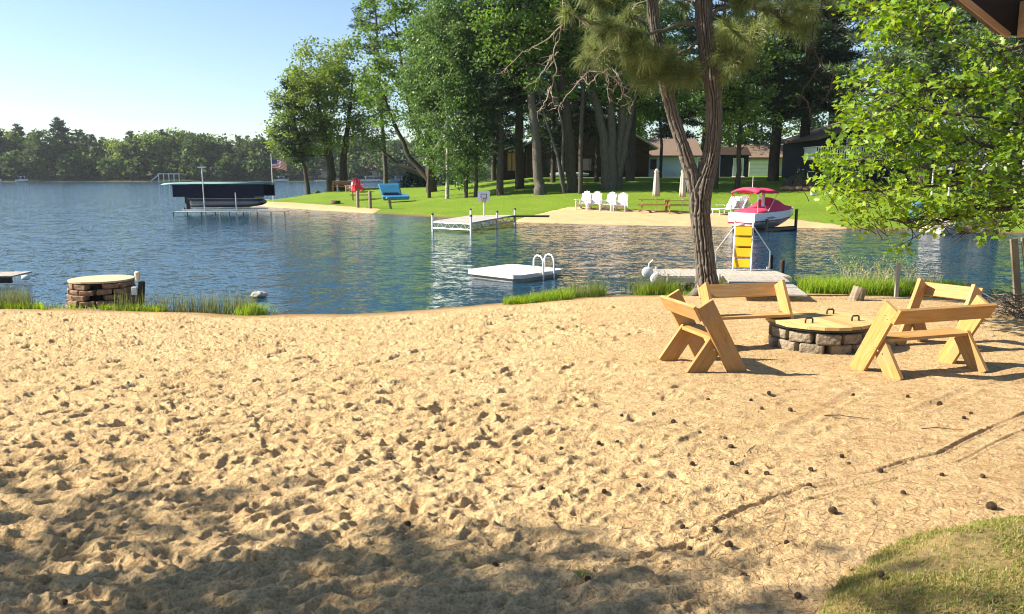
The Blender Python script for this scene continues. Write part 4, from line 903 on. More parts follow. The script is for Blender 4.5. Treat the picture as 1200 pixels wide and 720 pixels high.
ux = (A_-B_); ux.z = 0; Lg = ux.length; ux.normalize(); uy = Vector((-ux.y, ux.x, 0)); uy = uy if uy.x < 0 else -uy
dock_planks('walkway', dk, B_-Vector((0, 0, 0))+ux*1.35, ux, uy, Lg-1.0, 1.25, DECKW, 26)
lft = Vector((-1, .015, 0)).normalized(); fw = Vector((-.015, -1, 0)).normalized()
Lw = (q1[0]-q2[0])
dock_planks('platform', dk, Vector((0.02, .05, .345)), lft, fw, Lw, 1.35, DECKW, 24)
fr = Geo(); fr.box((-Lw/2, .04, .29), (Lw, .05, .10)); fr.box((-Lw/2, -1.32, .29), (Lw, .05, .10)); fr.box((-Lw+.02, -.64, .29), (.05, 1.3, .10)); fr.obj('frame', METAL, dk)
for x_, y_ in ((-Lw+.1, -1.34), (-Lw+.1, .05), (-1.6, .05), (-1.6, -1.34), (-.1, .05)): Geo().tube([(x_, y_, -1.0), (x_, y_, .42)], .028, 8).obj('leg', METAL, dk, True)
for y_ in (-.1, -1.25):
    wv = Geo().lathe([(.0, -.06), (.10, -.06), (.13, -.04), (.13, .04), (.10, .06), (0, .06)], 20, (-Lw-.13, y_, .30), ax='y').obj('wheel', WHITE, dk, True)
Geo().tube([(-Lw-.13, -.1, .3), (-Lw-.1, -.12, .52), (-Lw-.02, -.14, .6)], .016, 6).obj('pole', METAL, dk, True)
for px, py0, py1, lb in [(902, 299, 314, 'black dock post at the corner of the grey dock, nearest the slide'), (915, 305, 322, 'black dock post beside the walkway, right of the corner one')]:
    b = at_z(px, py1, .3); h = hpx(b, py0); t = thing('dock_post', lb, 'post', (b[0]+.02, b[1], -.9)); Geo().lathe([(0, 0), (.055, 0), (.055, 1.2+h-.02), (.04, 1.2+h), (0, 1.2+h)], 14).obj('post', W_DARK, t)
# water slide, seen from its ladder side
sp = at_z(862, 314, .38); sl_ = thing('water_slide', 'yellow water slide with white ladder rails standing on the grey dock', 'slide', (sp[0]+.12, sp[1]-.12, .365), R(-17))
YEL = rough_mat('yellow_fibreglass', (.72, .38, .012), (.80, .45, .02), 3, .35, .03)
hz = 1.02; wd = .19
chute = Geo(); prof = [(-.02, hz), (.3, hz-.03), (.75, .72), (1.25, .34), (1.7, .12), (2.0, .10)]
tt = np.linspace(0, 5, 40); py_ = np.interp(tt, range(6), [p_[0] for p_ in prof]); pz_ = np.interp(tt, range(6), [p_[1] for p_ in prof])
VV = []
for a_, b_ in zip(py_, pz_): VV += [(-wd-.02, a_, b_+.13), (-wd, a_, b_), (wd, a_, b_), (wd+.02, a_, b_+.13)]
FF = [[4*i+j, 4*i+j+1, 4*i+j+5, 4*i+j+4] for i in range(39) for j in range(3)]
o = chute.add(VV, FF).obj('chute', YEL, sl_, True); sd_ = o.modifiers.new('solid', 'SOLIDIFY'); sd_.thickness = .012
for k in range(4): Geo().box((0, -.03-.055*(4-k), .16+k*.245), (2*wd, .09, .20), Matrix.Rotation(R(-12), 3, 'X')).obj('step', YEL, sl_, bevel=.008)
for s in (-1, 1):
    Geo().tube([(s*wd*1.06, -.40, 0), (s*wd*1.06, -.02, hz+.03), (s*wd*1.06, .1, hz+.22), (s*wd*1.06, .35, hz+.24), (s*wd*1.06, .5, hz-.1)], .017, 8).obj('rail', WHITE_PAINT, sl_, True)
    Geo().tube([(s*.62, .35, 0), (s*.62, .33, .40), (s*wd*1.1, .15, hz-.02)], .015, 8).obj('brace', METAL, sl_, True)
    Geo().tube([(s*wd*1.05, 1.2, 0), (s*wd*1.05, 1.2, .36)], .015, 8).obj('leg', METAL, sl_, True)
# raft
rc = at_z(603, 317, .16); raft = thing('swim_raft', 'white square swim raft with two looped ladder rails floating off the beach', 'raft', (rc[0], rc[1], 0), R(-33))
g = Geo(); hw = .92
def rr_poly(h, ch): return [(-h+ch, -h), (h-ch, -h), (h, -h+ch), (h, h-ch), (h-ch, h), (-h+ch, h), (-h, h-ch), (-h, -h+ch)]
g.prism(rr_poly(hw, .16), .09, .185); g.obj('deck', rough_mat('raft_deck', (.50, .485, .455), (.64, .625, .60), 3, .6, .1), raft, bevel=.03)
Geo().prism(rr_poly(hw-.07, .15), -.12, .085).obj('float', rough_mat('raft_float', (.22, .20, .17), (.34, .32, .28), 3, .6), raft, bevel=.03)
for yv in (-.02, .40):
    Geo().tube([(.66, yv-.0, .20), (.66, yv, .48), (.70, yv, .56), (.78, yv, .60), (.88, yv, .58), (.95, yv, .50), (.97, yv, .36), (.98, yv, -.3)], .022, 10).obj('ladder_rail', WHITE_PAINT, raft, True)
Geo().box((.98, .19, -.05), (.03, .42, .03)).obj('ladder_step', WHITE_PAINT, raft)
raft.rotation_euler[2] = R(-42)

# ------------------------------------------------------------------ motorboat on its lift
def hull_loft(secs, n):
    """secs: list of (x, [(y,z)...]) half sections, mirrored"""
    V = []
    for x, hs in secs:
        full = [(y, z) for y, z in hs]+[(-y, z) for y, z in hs[::-1]]
        V += [(x, y, z) for y, z in full]
    m = len(secs[0][1])*2; F = [[i*m+j, i*m+(j+1) % m, (i+1)*m+(j+1) % m, (i+1)*m+j] for i in range(len(secs)-1) for j in range(m)]
    return V, F, m
p = at_z(856, 272, 0); BX = Vector((p[0]+.55, p[1]+.3, .06))
mb = thing('motorboat', 'white motorboat under a pinkish red cover and bimini, raised on a lift by the beach', 'boat', BX, R(36))
GEL = rough_mat('white_gelcoat', (.74, .74, .75), (.80, .80, .80), 2, .22, 0); REDC = rough_mat('raspberry_canvas', (.55, .035, .085), (.66, .06, .12), 3, .75, .3, .02); MAROON = mat('maroon_stripe', (.18, .01, .025), .3)
secs = []
for x, b, zk, zc, zg in [(0, 1.05, 0, .28, .86), (1.2, 1.12, 0, .30, .88), (2.6, 1.12, .0, .34, .92), (3.8, .95, .08, .44, .97), (4.6, .62, .28, .60, 1.02), (5.1, .28, .55, .80, 1.05), (5.35, .04, .85, .95, 1.07)]:
    secs.append((x, [(0.0, zk), (b*.8, zc), (b*.98, zc+.10), (b, zg)]))
V, F, m = hull_loft(secs, 4); g = Geo().add(V, F); g.add(V[:m], [list(range(m))[::-1]]); h_ = g.obj('hull', GEL, mb)
sv = []
for (x, hs) in secs[:-1]:
    (y0, z0), (y1, z1) = hs[2], hs[3]; sv.append((x, y0+.012, z0+.015, y0+(y1-y0)*.22+.012, z0+(z1-z0)*.2))
g = Geo()
for s in (-1, 1):
    V = [];
    for x, ya, za, yb_, zb in sv: V += [(x, s*ya, za), (x, s*yb_, zb)]
    g.add(V, [[2*i, 2*i+1, 2*i+3, 2*i+2] for i in range(len(sv)-1)])
g.add([(-.012, -1.04, .30), (-.012, 1.04, .30), (-.012, 1.05, .40), (-.012, -1.05, .40)], [[0, 1, 2, 3]])
g.obj('stripe', MAROON, mb)
cs = []
for x, b, z, c in [(.05, .9, .70, .03), (.5, 1.0, .88, .06), (1.2, 1.06, .92, .12), (1.9, 1.06, .93, .20), (2.5, 1.04, .95, .62), (3.0, 1.0, .97, .56), (3.7, .9, .99, .25), (4.4, .62, 1.03, .10), (4.95, .25, 1.06, .03)]:
    cs.append((x, [(b, z-.02), (b*.97, z+.05), (b*.6, z+.05+c*.75), (0.001, z+.05+c)]))
V, F, m = hull_loft(cs, 4); Geo().add(V, F).obj('cover', REDC, mb, True)
g = Geo(); arc = np.linspace(-1, 1, 11); V = []
xs_ = np.linspace(.2, 2.35, 7)
for x in xs_:
    for a in arc: V.append((x, a*1.02, 2.02-.16*a*a+.05*math.sin(x*3.2)-.10*abs((x-1.27)/1.08)**3))
F = [[i*11+j, i*11+j+1, (i+1)*11+j+1, (i+1)*11+j] for i in range(6) for j in range(10)]
o = g.add(V, F).obj('bimini_top', REDC, mb, True); o.modifiers.new('s', 'SOLIDIFY').thickness = .10
for s in (-1, 1):
    g = Geo(); g.tube([(1.3, s*1.05, .92), (.25, s*1.0, 1.85)], .022, 6); g.tube([(1.3, s*1.05, .92), (2.3, s*1.0, 1.85)], .022, 6); g.tube([(.3, s*1.02, .9), (.28, s*1.0, 1.8)], .02, 6); g.obj('bimini_frame', REDC if s > 0 else METAL, mb)
Geo().lathe([(.10, .0), (.10, 1.05), (.0, 1.05)], 12, (1.9, -.2, 1.0)).obj('tower_post', WHITE_PAINT, mb, True)
g = Geo(); g.lathe([(.02, 0), (.015, .7), (0, .72)], 8, (1.4, .3, 1.95)); g.obj('stern_light', WHITE_PAINT, mb)
mb.scale = (.72, .72, .92); g = Geo(); g.box((-.18, 0, .30), (.36, .5, .07)); g.obj('swim_platform', GEL, mb, bevel=.02)
g = Geo(); g.box((-.2, 0, .02), (.24, .16, .42)); g.lathe([(.0, -.04), (.16, -.02), (.16, .02), (0, .04)], 8, (-.36, 0, -.12), ax='x'); g.obj('stern_drive', BLACK_METAL, mb)
# side graphics
g = Geo()
for k in range(3): g.add([(1.1+.1*k, -1.135, .62-.03*k), (1.75+.12*k, -1.135, .66-.03*k), (1.80+.12*k, -1.135, .69-.03*k), (1.15+.1*k, -1.135, .645-.03*k)], [[0, 1, 2, 3]])
g.obj('hull_graphic', rough_mat('grey_graphic', (.10, .10, .12), (.2, .2, .22)), mb)
lf = thing('boat_lift', 'dark metal boat lift with upright posts carrying the white motorboat', 'boat lift', (BX.x, BX.y, 0), R(36))
for y_ in (-1.25, 1.25):
    for x_ in (.9, 3.9): Geo().box((x_*.74, y_*.74, .15), (.10, .10, 1.7 if x_ > 2 else .9)).obj('post', BLACK_METAL, lf)
    Geo().box((1.8, y_*.5, .12), (2.9, .14, .10)).obj('bunk', W_DARK, lf); Geo().box((1.8, y_*.74, .10), (2.3, .06, .10)).obj('side_beam', BLACK_METAL, lf)
for x_ in (.9, 3.9): Geo().box((x_*.74, 0, .04), (.08, 1.85, .10)).obj('cross_beam', BLACK_METAL, lf)
def dv_(a, b): return (a+b)/2

# ------------------------------------------------------------------ pontoon boat on a canopy lift
p = at_z(318, 249, 0); D0 = 53.0; PX = Vector(((213-600)/FPX*D0*1.02+.75, D0, 0)); Lp = 6.0
pon = thing('pontoon_boat', 'dark pontoon boat with a black outboard, raised under the navy lift canopy', 'boat', (PX.x, PX.y, .62), R(3))
NAVY = rough_mat('navy_canvas', (.006, .008, .022), (.014, .016, .035), 2, .8, .2); TEAL = rough_mat('teal_canvas', (.15, .30, .29), (.2, .36, .34), 2, .7); ALU = mat('pontoon_aluminium', (.16, .17, .19), .35, .5, .6)
for y_ in (-.95, .95):
    Geo().lathe([(.0, .9), (.30, .95), (.31, 1.2), (.31, 5.2), (.24, 5.7), (.10, 6.0), (0, 6.05)], 16, (0, y_, .18), ax='x').obj('pontoon', ALU, pon, True)
Geo().box((3.3, 0, .46), (5.0, 2.4, .08)).obj('deck', ALU, pon)
for y_ in (-1.15, 1.15): Geo().box((3.3, y_, .85), (4.8, .05, .62)).obj('side_panel', rough_mat('dark_panel', (.01, .01, .015), (.03, .03, .04)), pon)
Geo().box((3.6, -1.19, .62), (3.2, .03, .05)).obj('trim', METAL, pon)
g = Geo(); g.box((.42, 0, .42), (.5, .42, .62)); g.box((.35, 0, -.10), (.26, .16, .6)); g.box((.30, 0, -.36), (.42, .10, .10)); g.lathe([(0, -.05), (.18, -.02), (.18, .02), (0, .05)], 8, (.05, 0, -.36), ax='x'); g.obj('outboard_motor', BLACK_METAL, pon, bevel=.03)
Geo().box((1.1, -.7, 1.0), (.35, .5, .35)).obj('seat', WHITE, pon, bevel=.05)
cl_ = thing('canopy_lift', 'boat lift in the lake with a navy canopy trimmed in teal on top', 'boat lift', (PX.x, PX.y, 0), R(3))
V = []; m = 9; xs_ = [-.15, 6.75]
for x in (-1.0, -.1, 3, 6.55):
    for a in np.linspace(-1, 1, m): V.append((x, a*1.45, 2.14-.09*a*a*abs(a)+(0 if x > -.5 else -.05)))
Geo().add(V, [[i*m+j, i*m+j+1, (i+1)*m+j+1, (i+1)*m+j] for i in range(3) for j in range(m-1)]).obj('canopy_top', TEAL, cl_, True).modifiers.new('s', 'SOLIDIFY').thickness = .04
for y_ in (-1.46, 1.46): Geo().box((3.2, y_, 1.62), (6.7, .03, .80)).obj('canopy_skirt', NAVY, cl_)
Geo().box((-.1, 0, 1.75), (.03, 2.9, .5)).obj('end_skirt', rough_mat('pale_skirt', (.4, .4, .36), (.5, .5, .46)), cl_)
for y_ in (-1.55, 1.55):
    for x_ in (2.15, 4.5): Geo().tube([(x_, y_, -1), (x_-(.02), y_, 3.15 if (x_ < 3 and y_ < 0) else 1.5)], .045, 8).obj('post', METAL, cl_, True)
Geo().box((2.13, -1.55, 3.18), (.6, .12, .08)).obj('winch_bar', METAL, cl_)
for y_ in (-1.3, 1.3): Geo().box((3.2, y_, .34), (5.6, .10, .08)).obj('rail', METAL, cl_)
for x_ in (2.15, 4.5): Geo().box((x_, 0, .25), (.10, 3.1, .10)).obj('cross_beam', METAL, cl_)
pon.scale = (.87, 1, .95); cl_.scale = (.87, 1, .97)
pd = thing('pier', 'low narrow pier on thin legs running from the canopy lift to the sandy point', 'pier', (PX.x+.3, PX.y-2.3, 0), R(2))
dock_planks('deck', pd, Vector((-.1, 0, .24)), Vector((1, .05, 0)).normalized(), Vector((-.05, 1, 0)).normalized(), 7.2, .9, DECKW, 26)
for k in range(9): Geo().tube([(-.05+k*.88, .05*k*1.05*.5, -1.0), (-.05+k*.88, .05*k*.5, .24)], .035, 6).obj('leg', BLACK_METAL, pd)

# ------------------------------------------------------------------ hoop dock
a = at_z(507, 260, .45); b = at_z(552, 262, .45); c = at_z(590, 254, .45)
hd = thing('dock', 'white-posted metal dock with a latticed skirt below the sloping lawn', 'dock', (a[0], a[1], 0))
A0_ = Vector((0, 0, .42)); A1_ = Vector((b[0]-a[0], b[1]-a[1], .42)); A2_ = Vector((c[0]-a[0]+.6, c[1]-a[1]+1.2, .42)); A3_ = A0_+(A2_-A1_)*.75
Geo().prism([(q.x, q.y) for q in (A0_, A1_, A2_, A3_)], .42, .48).obj('deck', rough_mat('pale_dock_deck', (.30, .285, .26), (.42, .40, .37), 3), hd)
g = Geo()
def truss(g, P, Q, h, n):
    for z in (0, -h): g.tube([P+Vector((0, 0, z)), Q+Vector((0, 0, z))], .022, 6)
    for k in range(n):
        u0 = P.lerp(Q, k/n); u1 = P.lerp(Q, (k+1)/n); g.tube([u0+Vector((0, 0, -h if k % 2 else 0)), u1+Vector((0, 0, 0 if k % 2 else -h))], .016, 5)
truss(g, A0_, A1_, .26, 10); truss(g, A1_, A2_, .26, 12); g.obj('truss_frame', METAL, hd)
g = Geo()
for q in (A0_, A1_, A1_.lerp(A2_, .55), A2_, A3_):
    po = Geo().tube([(q.x, q.y, -.9), (q.x, q.y, .76)], .05, 8).obj('post', WHITE_PAINT, hd, True); Geo().lathe([(0, .75), (.065, .75), (.05, .83), (0, .84)], 10, (q.x, q.y, 0)).obj('cap', BLACK_METAL, po)
gp_ = A1_.lerp(A2_, .8); Geo().box((gp_.x+1.0, gp_.y+.9, .44), (2.4, .9, .07), Matrix.Rotation(R(-6), 3, 'Z')).obj('gangway', W_DARK, hd)
p = at_z(567, 252, .56); hp = thing('basketball_hoop', 'small white basketball backboard with a square on a pole on the metal dock', 'basketball hoop', (p[0], p[1]+.1, .475))
Geo().tube([(0, 0, 0), (0, 0, 1.0)], .035, 8).obj('pole', WHITE_PAINT, hp, True); Geo().box((0, -.03, 1.05), (.62, .03, .50)).obj('backboard', WHITE_PAINT, hp)
g = Geo()
for (x, z, w_, h2) in ((0, 1.14, .30, .025), (0, .94, .30, .025), (-.14, 1.04, .025, .20), (.14, 1.04, .025, .20)): g.box((x, -.052, z), (w_, .012, h2))
g.obj('target_square', BLACK_METAL, hp); rg_ = Geo(); a_ = np.linspace(0, 2*math.pi, 17); rg_.tube([(.13*math.cos(t), -.18+.13*math.sin(t), .92) for t in a_], .014, 6); rg_.obj('rim', MAROON, hp); 
g = Geo()
for k in range(8): t = k*math.pi/4; g.tube([(.13*math.cos(t), -.18+.13*math.sin(t), .92), (.08*math.cos(t+.4), -.18+.08*math.sin(t+.4), .72)], .008, 4)
g.obj('net', rough_mat('dark_net', (.05, .04, .04), (.1, .09, .09)), hp)

# ------------------------------------------------------------------ chairs, tables, umbrellas on the far beach
def adirondack(m, label, loc, rz, group):
    r = thing('adirondack_chair', label, 'chair', loc, rz, group)      # sitter looks along -Y
    for k in range(5): pass
    bk = Geo()
    for k in range(5):
        x = (k-2)*.115; h = .80-.035*(k-2)**2; bk.box((x, .28+.20, .32+h/2*.9), (.105, .025, h), Matrix.Rotation(R(-22), 3, 'X'))
    bk.obj('backrest', m, r, bevel=.008)
    st = Geo()
    for k in range(5): st.box((0, -.20+k*.105, .36-.028*k), (.56, .095, .022), Matrix.Rotation(R(-14), 3, 'X'))
    st.obj('seat', m, r, bevel=.004)
    for s in (-1, 1):
        Geo().box((s*.34, .0, .57), (.13, .74, .025)).obj('arm', m, r, bevel=.01); Geo().box((s*.33, -.26, .28), (.03, .11, .56)).obj('leg', m, r)
        Geo().box((s*.30, .14, .21), (.03, .90, .11), Matrix.Rotation(R(-17), 3, 'X')).obj('side_rail', m, r); Geo().box((s*.33, .36, .28), (.03, .09, .56)).obj('leg', m, r)
    return r
ch = [(683, 246, 'white adirondack chair at the left end of the row of four on the far beach'), (697, 246.5, 'second white adirondack chair from the left of the row of four'), (712, 247.5, 'third white adirondack chair from the left of the row of four'), (727, 248.5, 'white adirondack chair at the right end of the row of four, nearest the picnic tables')]
for i, (px, py, lb) in enumerate(ch):
    p = on_lawn(px, py); p[2] += .02
    if i == 0: adi = adirondack(WHITE, lb, p, R(-28), 'white adirondack chairs'); adi.scale = (1.08,)*3
    else: repeat(adi, p, R(-28+(0, 9, -4, 6)[i]), lb, 'white adirondack chairs', 1.08)
def picnic(label, loc, rz, group, m=W_BROWN):
    r = thing('picnic_table', label, 'picnic table', loc, rz, group)
    for k in range(5): board('top_board', (-.95, -.3+.15*k, .74), (.95, -.3+.15*k, .74), .14, .04, (0, 0, 1), m, r)
    for s in (-1, 1):
        for k in range(2): board('seat_board', (-.95, s*(.62+.14*k), .44), (.95, s*(.62+.14*k), .44), .13, .04, (0, 0, 1), m, r)
        for x in (-.7, .7): board('leg', (x, s*.72, 0), (x, s*.22, .72), .13, .05, (1, 0, 0), m, r)
    for x in (-.74, .74): board('seat_support', (x, -.78, .40), (x, .78, .40), .10, .04, (1, 0, 0), m, r)
    return r
GT = 'picnic tables on the far beach'
p = on_lawn(766, 249); t1 = picnic('brown picnic table next to the white adirondack chairs', (p[0], p[1], p[2]+.02), R(-8), GT)
p2 = on_lawn(797, 250); t2 = repeat(t1, (p2[0], p2[1], p2[2]+.02), R(-4), 'brown picnic table directly left of the near pine trunk', GT)
UMB = rough_mat('beige_canvas', (.36, .33, .26), (.48, .44, .36), 6, .9, .3, .02, (6, 6, 1))
def umbrella(label, loc):
    r = thing('closed_umbrella', label, 'umbrella', loc, 0, 'closed umbrellas over the picnic tables'); Geo().tube([(0, 0, .0), (0, 0, 2.55)], .022, 8).obj('pole', WHITE_PAINT, r, True)
    a = np.linspace(0, 2*math.pi, 25); V = []; pr = [(.05, 2.56), (.13, 2.40), (.10, 2.30), (.13, 2.1), (.15, 1.7), (.17, 1.25), (.19, .95), (.14, .94)]
    g = Geo(); n = 24
    for rr, z in pr:
        for t in range(n): q = rr*(1+.22*math.cos(t*math.pi*2/n*6)); V.append((q*math.cos(2*math.pi*t/n), q*math.sin(2*math.pi*t/n), z))
    g.add(V, [[i*n+j, i*n+(j+1) % n, (i+1)*n+(j+1) % n, (i+1)*n+j] for i in range(len(pr)-1) for j in range(n)]); g.obj('canopy', UMB, r, True); return r
u1 = umbrella('closed beige umbrella at the picnic table beside the white chairs', (p[0]+.12, p[1]+.02, p[2])); repeat(u1, (p2[0]+.1, p2[1], p2[2]), .4, 'closed beige umbrella just left of the near pine trunk')
def lounger(label, loc, rz):
    r = thing('lounge_chair', label, 'lounge chair', loc, rz, 'white lounge chairs by the motorboat')
    Geo().box((0, 0, .34), (.62, 1.1, .05)).obj('seat', WHITE, r, bevel=.01); Geo().box((0, .78, .66), (.62, .05, .82), Matrix.Rotation(R(-32), 3, 'X')).obj('backrest', WHITE, r, bevel=.01)
    for s in (-1, 1):
        for y_ in (-.45, .45): Geo().box((s*.27, y_, .16), (.05, .05, .33)).obj('leg', WHITE, r)
        Geo().box((s*.32, .15, .55), (.06, .6, .03)).obj('arm', WHITE, r)
    return r
p = on_lawn(846, 252); l1 = lounger('white reclining chair closest to the near pine trunk', p, R(-60)); p = on_lawn(858, 252); repeat(l1, p, R(-55), 'white reclining chair right behind the motorboat stern')
p = on_lawn(873, 250); r = thing('adirondack_chair', 'upright white chair half hidden behind the motorboat cover', 'chair', p); bpy.data.objects.remove(r)
repeat(adi, p, R(160), 'white adirondack chair half hidden behind the motorboat cover', 'white adirondack chairs', 1.0)
# left part of the lawn
RED = rough_mat('red_paint', (.60, .02, .05), (.70, .03, .07), 4, .5); PINK = rough_mat('pale_pink_paint', (.75, .42, .45), (.8, .5, .52), 4, .5)
p = on_lawn(420, 226); r_ = adirondack(RED, 'bright red adirondack chair on the left lawn', p, R(25), 'coloured chairs on the left lawn'); r_.scale = (1.35,)*3
p = on_lawn(411, 225); adirondack(PINK, 'pale pink adirondack chair beside the bright red one', p, R(-25), 'coloured chairs on the left lawn').scale = (1.1,)*3
p = on_lawn(401, 225); bn_ = thing('garden_bench', 'brown wooden bench under the double-trunked tree', 'bench', p, R(4)); bn_.scale = (1.25,)*3
for k in range(3): board('seat_slat', (-.8, -.2+.17*k, .45), (.8, -.2+.17*k, .45), .15, .04, (0, 0, 1), W_BROWN, bn_)
for k in range(2): board('back_slat', (-.8, .25, .65+.18*k), (.8, .25, .65+.18*k), .15, .04, (0, -1, 0), W_BROWN, bn_)
for x in (-.75, .75): board('leg', (x, .24, 0), (x, .26, .9), .09, .06, (1, 0, 0), W_BROWN, bn_); board('leg', (x, -.24, 0), (x, -.24, .46), .09, .06, (1, 0, 0), W_BROWN, bn_)
p = on_lawn(423, 234.5); DKW = wood_mat('dark_table_wood', (.07, .05, .035), (.045, .03, .02), (.1, .07, .05)); t3 = picnic('dark weathered picnic table on the left lawn behind two posts', p, R(14), 'picnic table on the left lawn', DKW); t3.scale = (.95,)*3
for px, y1, y0, lb in [(419.5, 244, 224, 'upright wooden post left of its twin at the lawn edge, red chair above it'), (434, 245, 224, 'upright wooden post between the red chair and the blue pedal boat')]:
    p = on_lawn(px, y1); h = hpx(p, y0); t = thing('mooring_post', lb, 'post', p); Geo().lathe([(.12, -.2), (.115, h-.03), (.09, h), (0, h+.01)], 14).obj('post', W_POST, t, True)
p = on_lawn(458, 245); t = thing('hose_post', 'short leaning wooden post with a tap in front of the blue pedal boat', 'post', p, 0, None, 1, (0, R(-8), 0)); Geo().box((0, 0, .35), (.16, .16, .9)).obj('post', W_POST, t, bevel=.01); Geo().tube([(-.05, -.05, .82), (-.16, -.1, .86), (-.18, -.1, .76)], .035, 6).obj('tap', WHITE, t)
p = on_lawn(461, 237.5); BLUE = rough_mat('blue_plastic', (.03, .17, .33), (.05, .23, .40), 2, .4, .05)
pbt = thing('pedal_boat', 'blue pedal boat tipped up on the lawn with its seat back towards the water', 'pedal boat', (p[0], p[1], p[2]+.1), R(8)); W2 = wpx(p, 32)/2
V = [(-W2*.72, -.1, .05), (W2*1.15, -.1, .12), (W2*1.05, .8, .20), (-W2*.7, .8, .16), (-W2*.78, -.15, .35), (W2*1.2, -.12, .40), (W2*1.0, .8, .55), (-W2*.8, .8, .55)]
Geo().add(V, [[0, 3, 2, 1], [4, 5, 6, 7], [0, 1, 5, 4], [1, 2, 6, 5], [2, 3, 7, 6], [3, 0, 4, 7]]).obj('hull', BLUE, pbt, bevel=.06)
Hh = wpx(p, 20)
V = [(-W2*.85, .55, .5), (W2*.62, .55, .5), (W2*.45, 1.0, Hh), (-W2*1.1, 1.0, Hh), (-W2*.85, .8, .5), (W2*.62, .8, .5), (W2*.45, 1.2, Hh), (-W2*1.1, 1.2, Hh)]
Geo().add(V, [[0, 3, 2, 1], [4, 5, 6, 7], [0, 1, 5, 4], [1, 2, 6, 5], [2, 3, 7, 6], [3, 0, 4, 7]]).obj('seat_back', BLUE, pbt, bevel=.08)
Geo().box((-.2, .5, .58), (W2*1.1, .3, .22)).obj('footwell', rough_mat('dark_blue_plastic', (.01, .03, .07), (.02, .05, .10)), pbt, bevel=.03)
p = on_lawn(393, 239); fr_ = thing('fire_ring', 'small round steel fire ring at the grass edge on the point', 'fire ring', p); Geo().lathe([(.42, -.05), (.42, .25), (.38, .25), (.38, 0), (0, 0)], 20).obj('ring', rough_mat('rusty_steel', (.06, .04, .03), (.14, .08, .05)), fr_, True)
# flag on its pole
p = at_depth(320, 229, 74); z0 = float(z_lawn(p[0], p[1])); fl_ = thing('flagpole', 'white flagpole with a red, white and blue striped flag at the tip of the lawn', 'flagpole', (p[0], p[1], z0-.1)); Hf = CAM[2]+ray(600, 180)[2]*74/ray(600, 180)[1]-z0
Geo().tube([(0, 0, 0), (0, 0, Hf)], [.045, .03], 8).obj('pole', WHITE_PAINT, fl_, True); Geo().lathe([(0, -.06), (.06, 0), (0, .06)], 10, (0, 0, Hf+.04)).obj('finial', METAL, fl_)
FR = rough_mat('flag_red', (.52, .05, .07), (.56, .06, .08)); FW = rough_mat('flag_white', (.72, .70, .70), (.76, .75, .75)); FB = rough_mat('flag_blue', (.04, .05, .18), (.05, .06, .2))
g = Geo(); fw_, fh_ = 1.45, .85; zt = Hf-.40; nx_ = 14
def fpt(u, v): return (.03+u*fw_*.92, .10*math.sin(u*7+v)*u, zt-v*fh_-.30*u*u)
for k in range(13):
    V = [fpt(i/nx_, (k+dv2)/13) for dv2 in (0, 1) for i in range(nx_+1)]; g.add(V, [[i, i+1, nx_+2+i, nx_+1+i] for i in range(nx_) if not (k < 7 and i < 5)], 0 if k % 2 == 0 else 1)
V = [fpt(i/nx_, v*7/13) for v in (0, 1) for i in range(6)]; g.add(V, [[i, i+1, 7+i, 6+i] for i in range(5)], 2)
for a in range(5):
    for b_ in range(4):
        c = np.array(fpt((a+.5)/14, (b_+.6)/13*7/4.2)); g.add([c+np.array(q) for q in ((-.02, -.012, 0), (0, -.012, -.02), (.02, -.012, 0), (0, -.012, .02))], [[0, 1, 2, 3]], 1)
g.obj('flag', [FR, FW, FB], fl_)
# ------------------------------------------------------------------ houses
def wallbox(name, root, x0, x1, y0, y1, z0, z1, m): return Geo().box(((x0+x1)/2, (y0+y1)/2, (z0+z1)/2), (x1-x0, y1-y0, z1-z0)).obj(name, m, root)
def gable_prism(name, root, x0, x1, y0, y1, z0, ze, zr, m, axis='y', xr=None):
    xm = (x0+x1)/2 if xr is None else xr
    if axis == 'y':
        V = [(x, y, z) for y in (y0, y1) for x, z in ((x0, z0), (x1, z0), (x1, ze), (xm, zr), (x0, ze))]
    else:
        ym = (y0+y1)/2; V = [(x, y, z) for x in (x0, x1) for y, z in ((y0, z0), (y1, z0), (y1, ze), (ym, zr), (y0, ze))]
    return Geo().add(V, [[0, 1, 6, 5], [1, 2, 7, 6], [2, 3, 8, 7], [3, 4, 9, 8], [4, 0, 5, 9]]).add(V, [[0, 4, 3, 2, 1], [5, 6, 7, 8, 9]]).obj(name, m, root)
def roof(root, x0, x1, y0, y1, ze, zr, m, axis='y', ov=.6, th=.18, xr=None):
    g = Geo(); xm = (x0+x1)/2 if xr is None else xr
    if axis == 'y':
        for a in (x0, x1):
            s = np.sign(a-xm); sl = (zr-ze)/abs(a-xm); e = (a+s*ov, ze-sl*ov)
            V = [(xm, y, zr+.02) for y in (y0-ov, y1+ov)]+[(e[0], y, e[1]+.02) for y in (y1+ov, y0-ov)]; V += [(v[0], v[1], v[2]+th) for v in V]
            g.add(V, [[0, 1, 2, 3], [7, 6, 5, 4], [0, 4, 5, 1], [1, 5, 6, 2], [2, 6, 7, 3], [3, 7, 4, 0]])
    else:
        ym = (y0+y1)/2
        for a in (y0, y1):
            s = np.sign(a-ym); sl = (zr-ze)/abs(a-ym); e = (a+s*ov, ze-sl*ov)
            V = [(x, ym, zr+.02) for x in (x0-ov, x1+ov)]+[(x, e[0], e[1]+.02) for x in (x1+ov, x0-ov)]; V += [(v[0], v[1], v[2]+th) for v in V]
            g.add(V, [[0, 1, 2, 3], [7, 6, 5, 4], [0, 4, 5, 1], [1, 5, 6, 2], [2, 6, 7, 3], [3, 7, 4, 0]])
    return g.obj('roof', m, root)
GLASS = mat('window_glass', (.02, .025, .03), .06, .8)
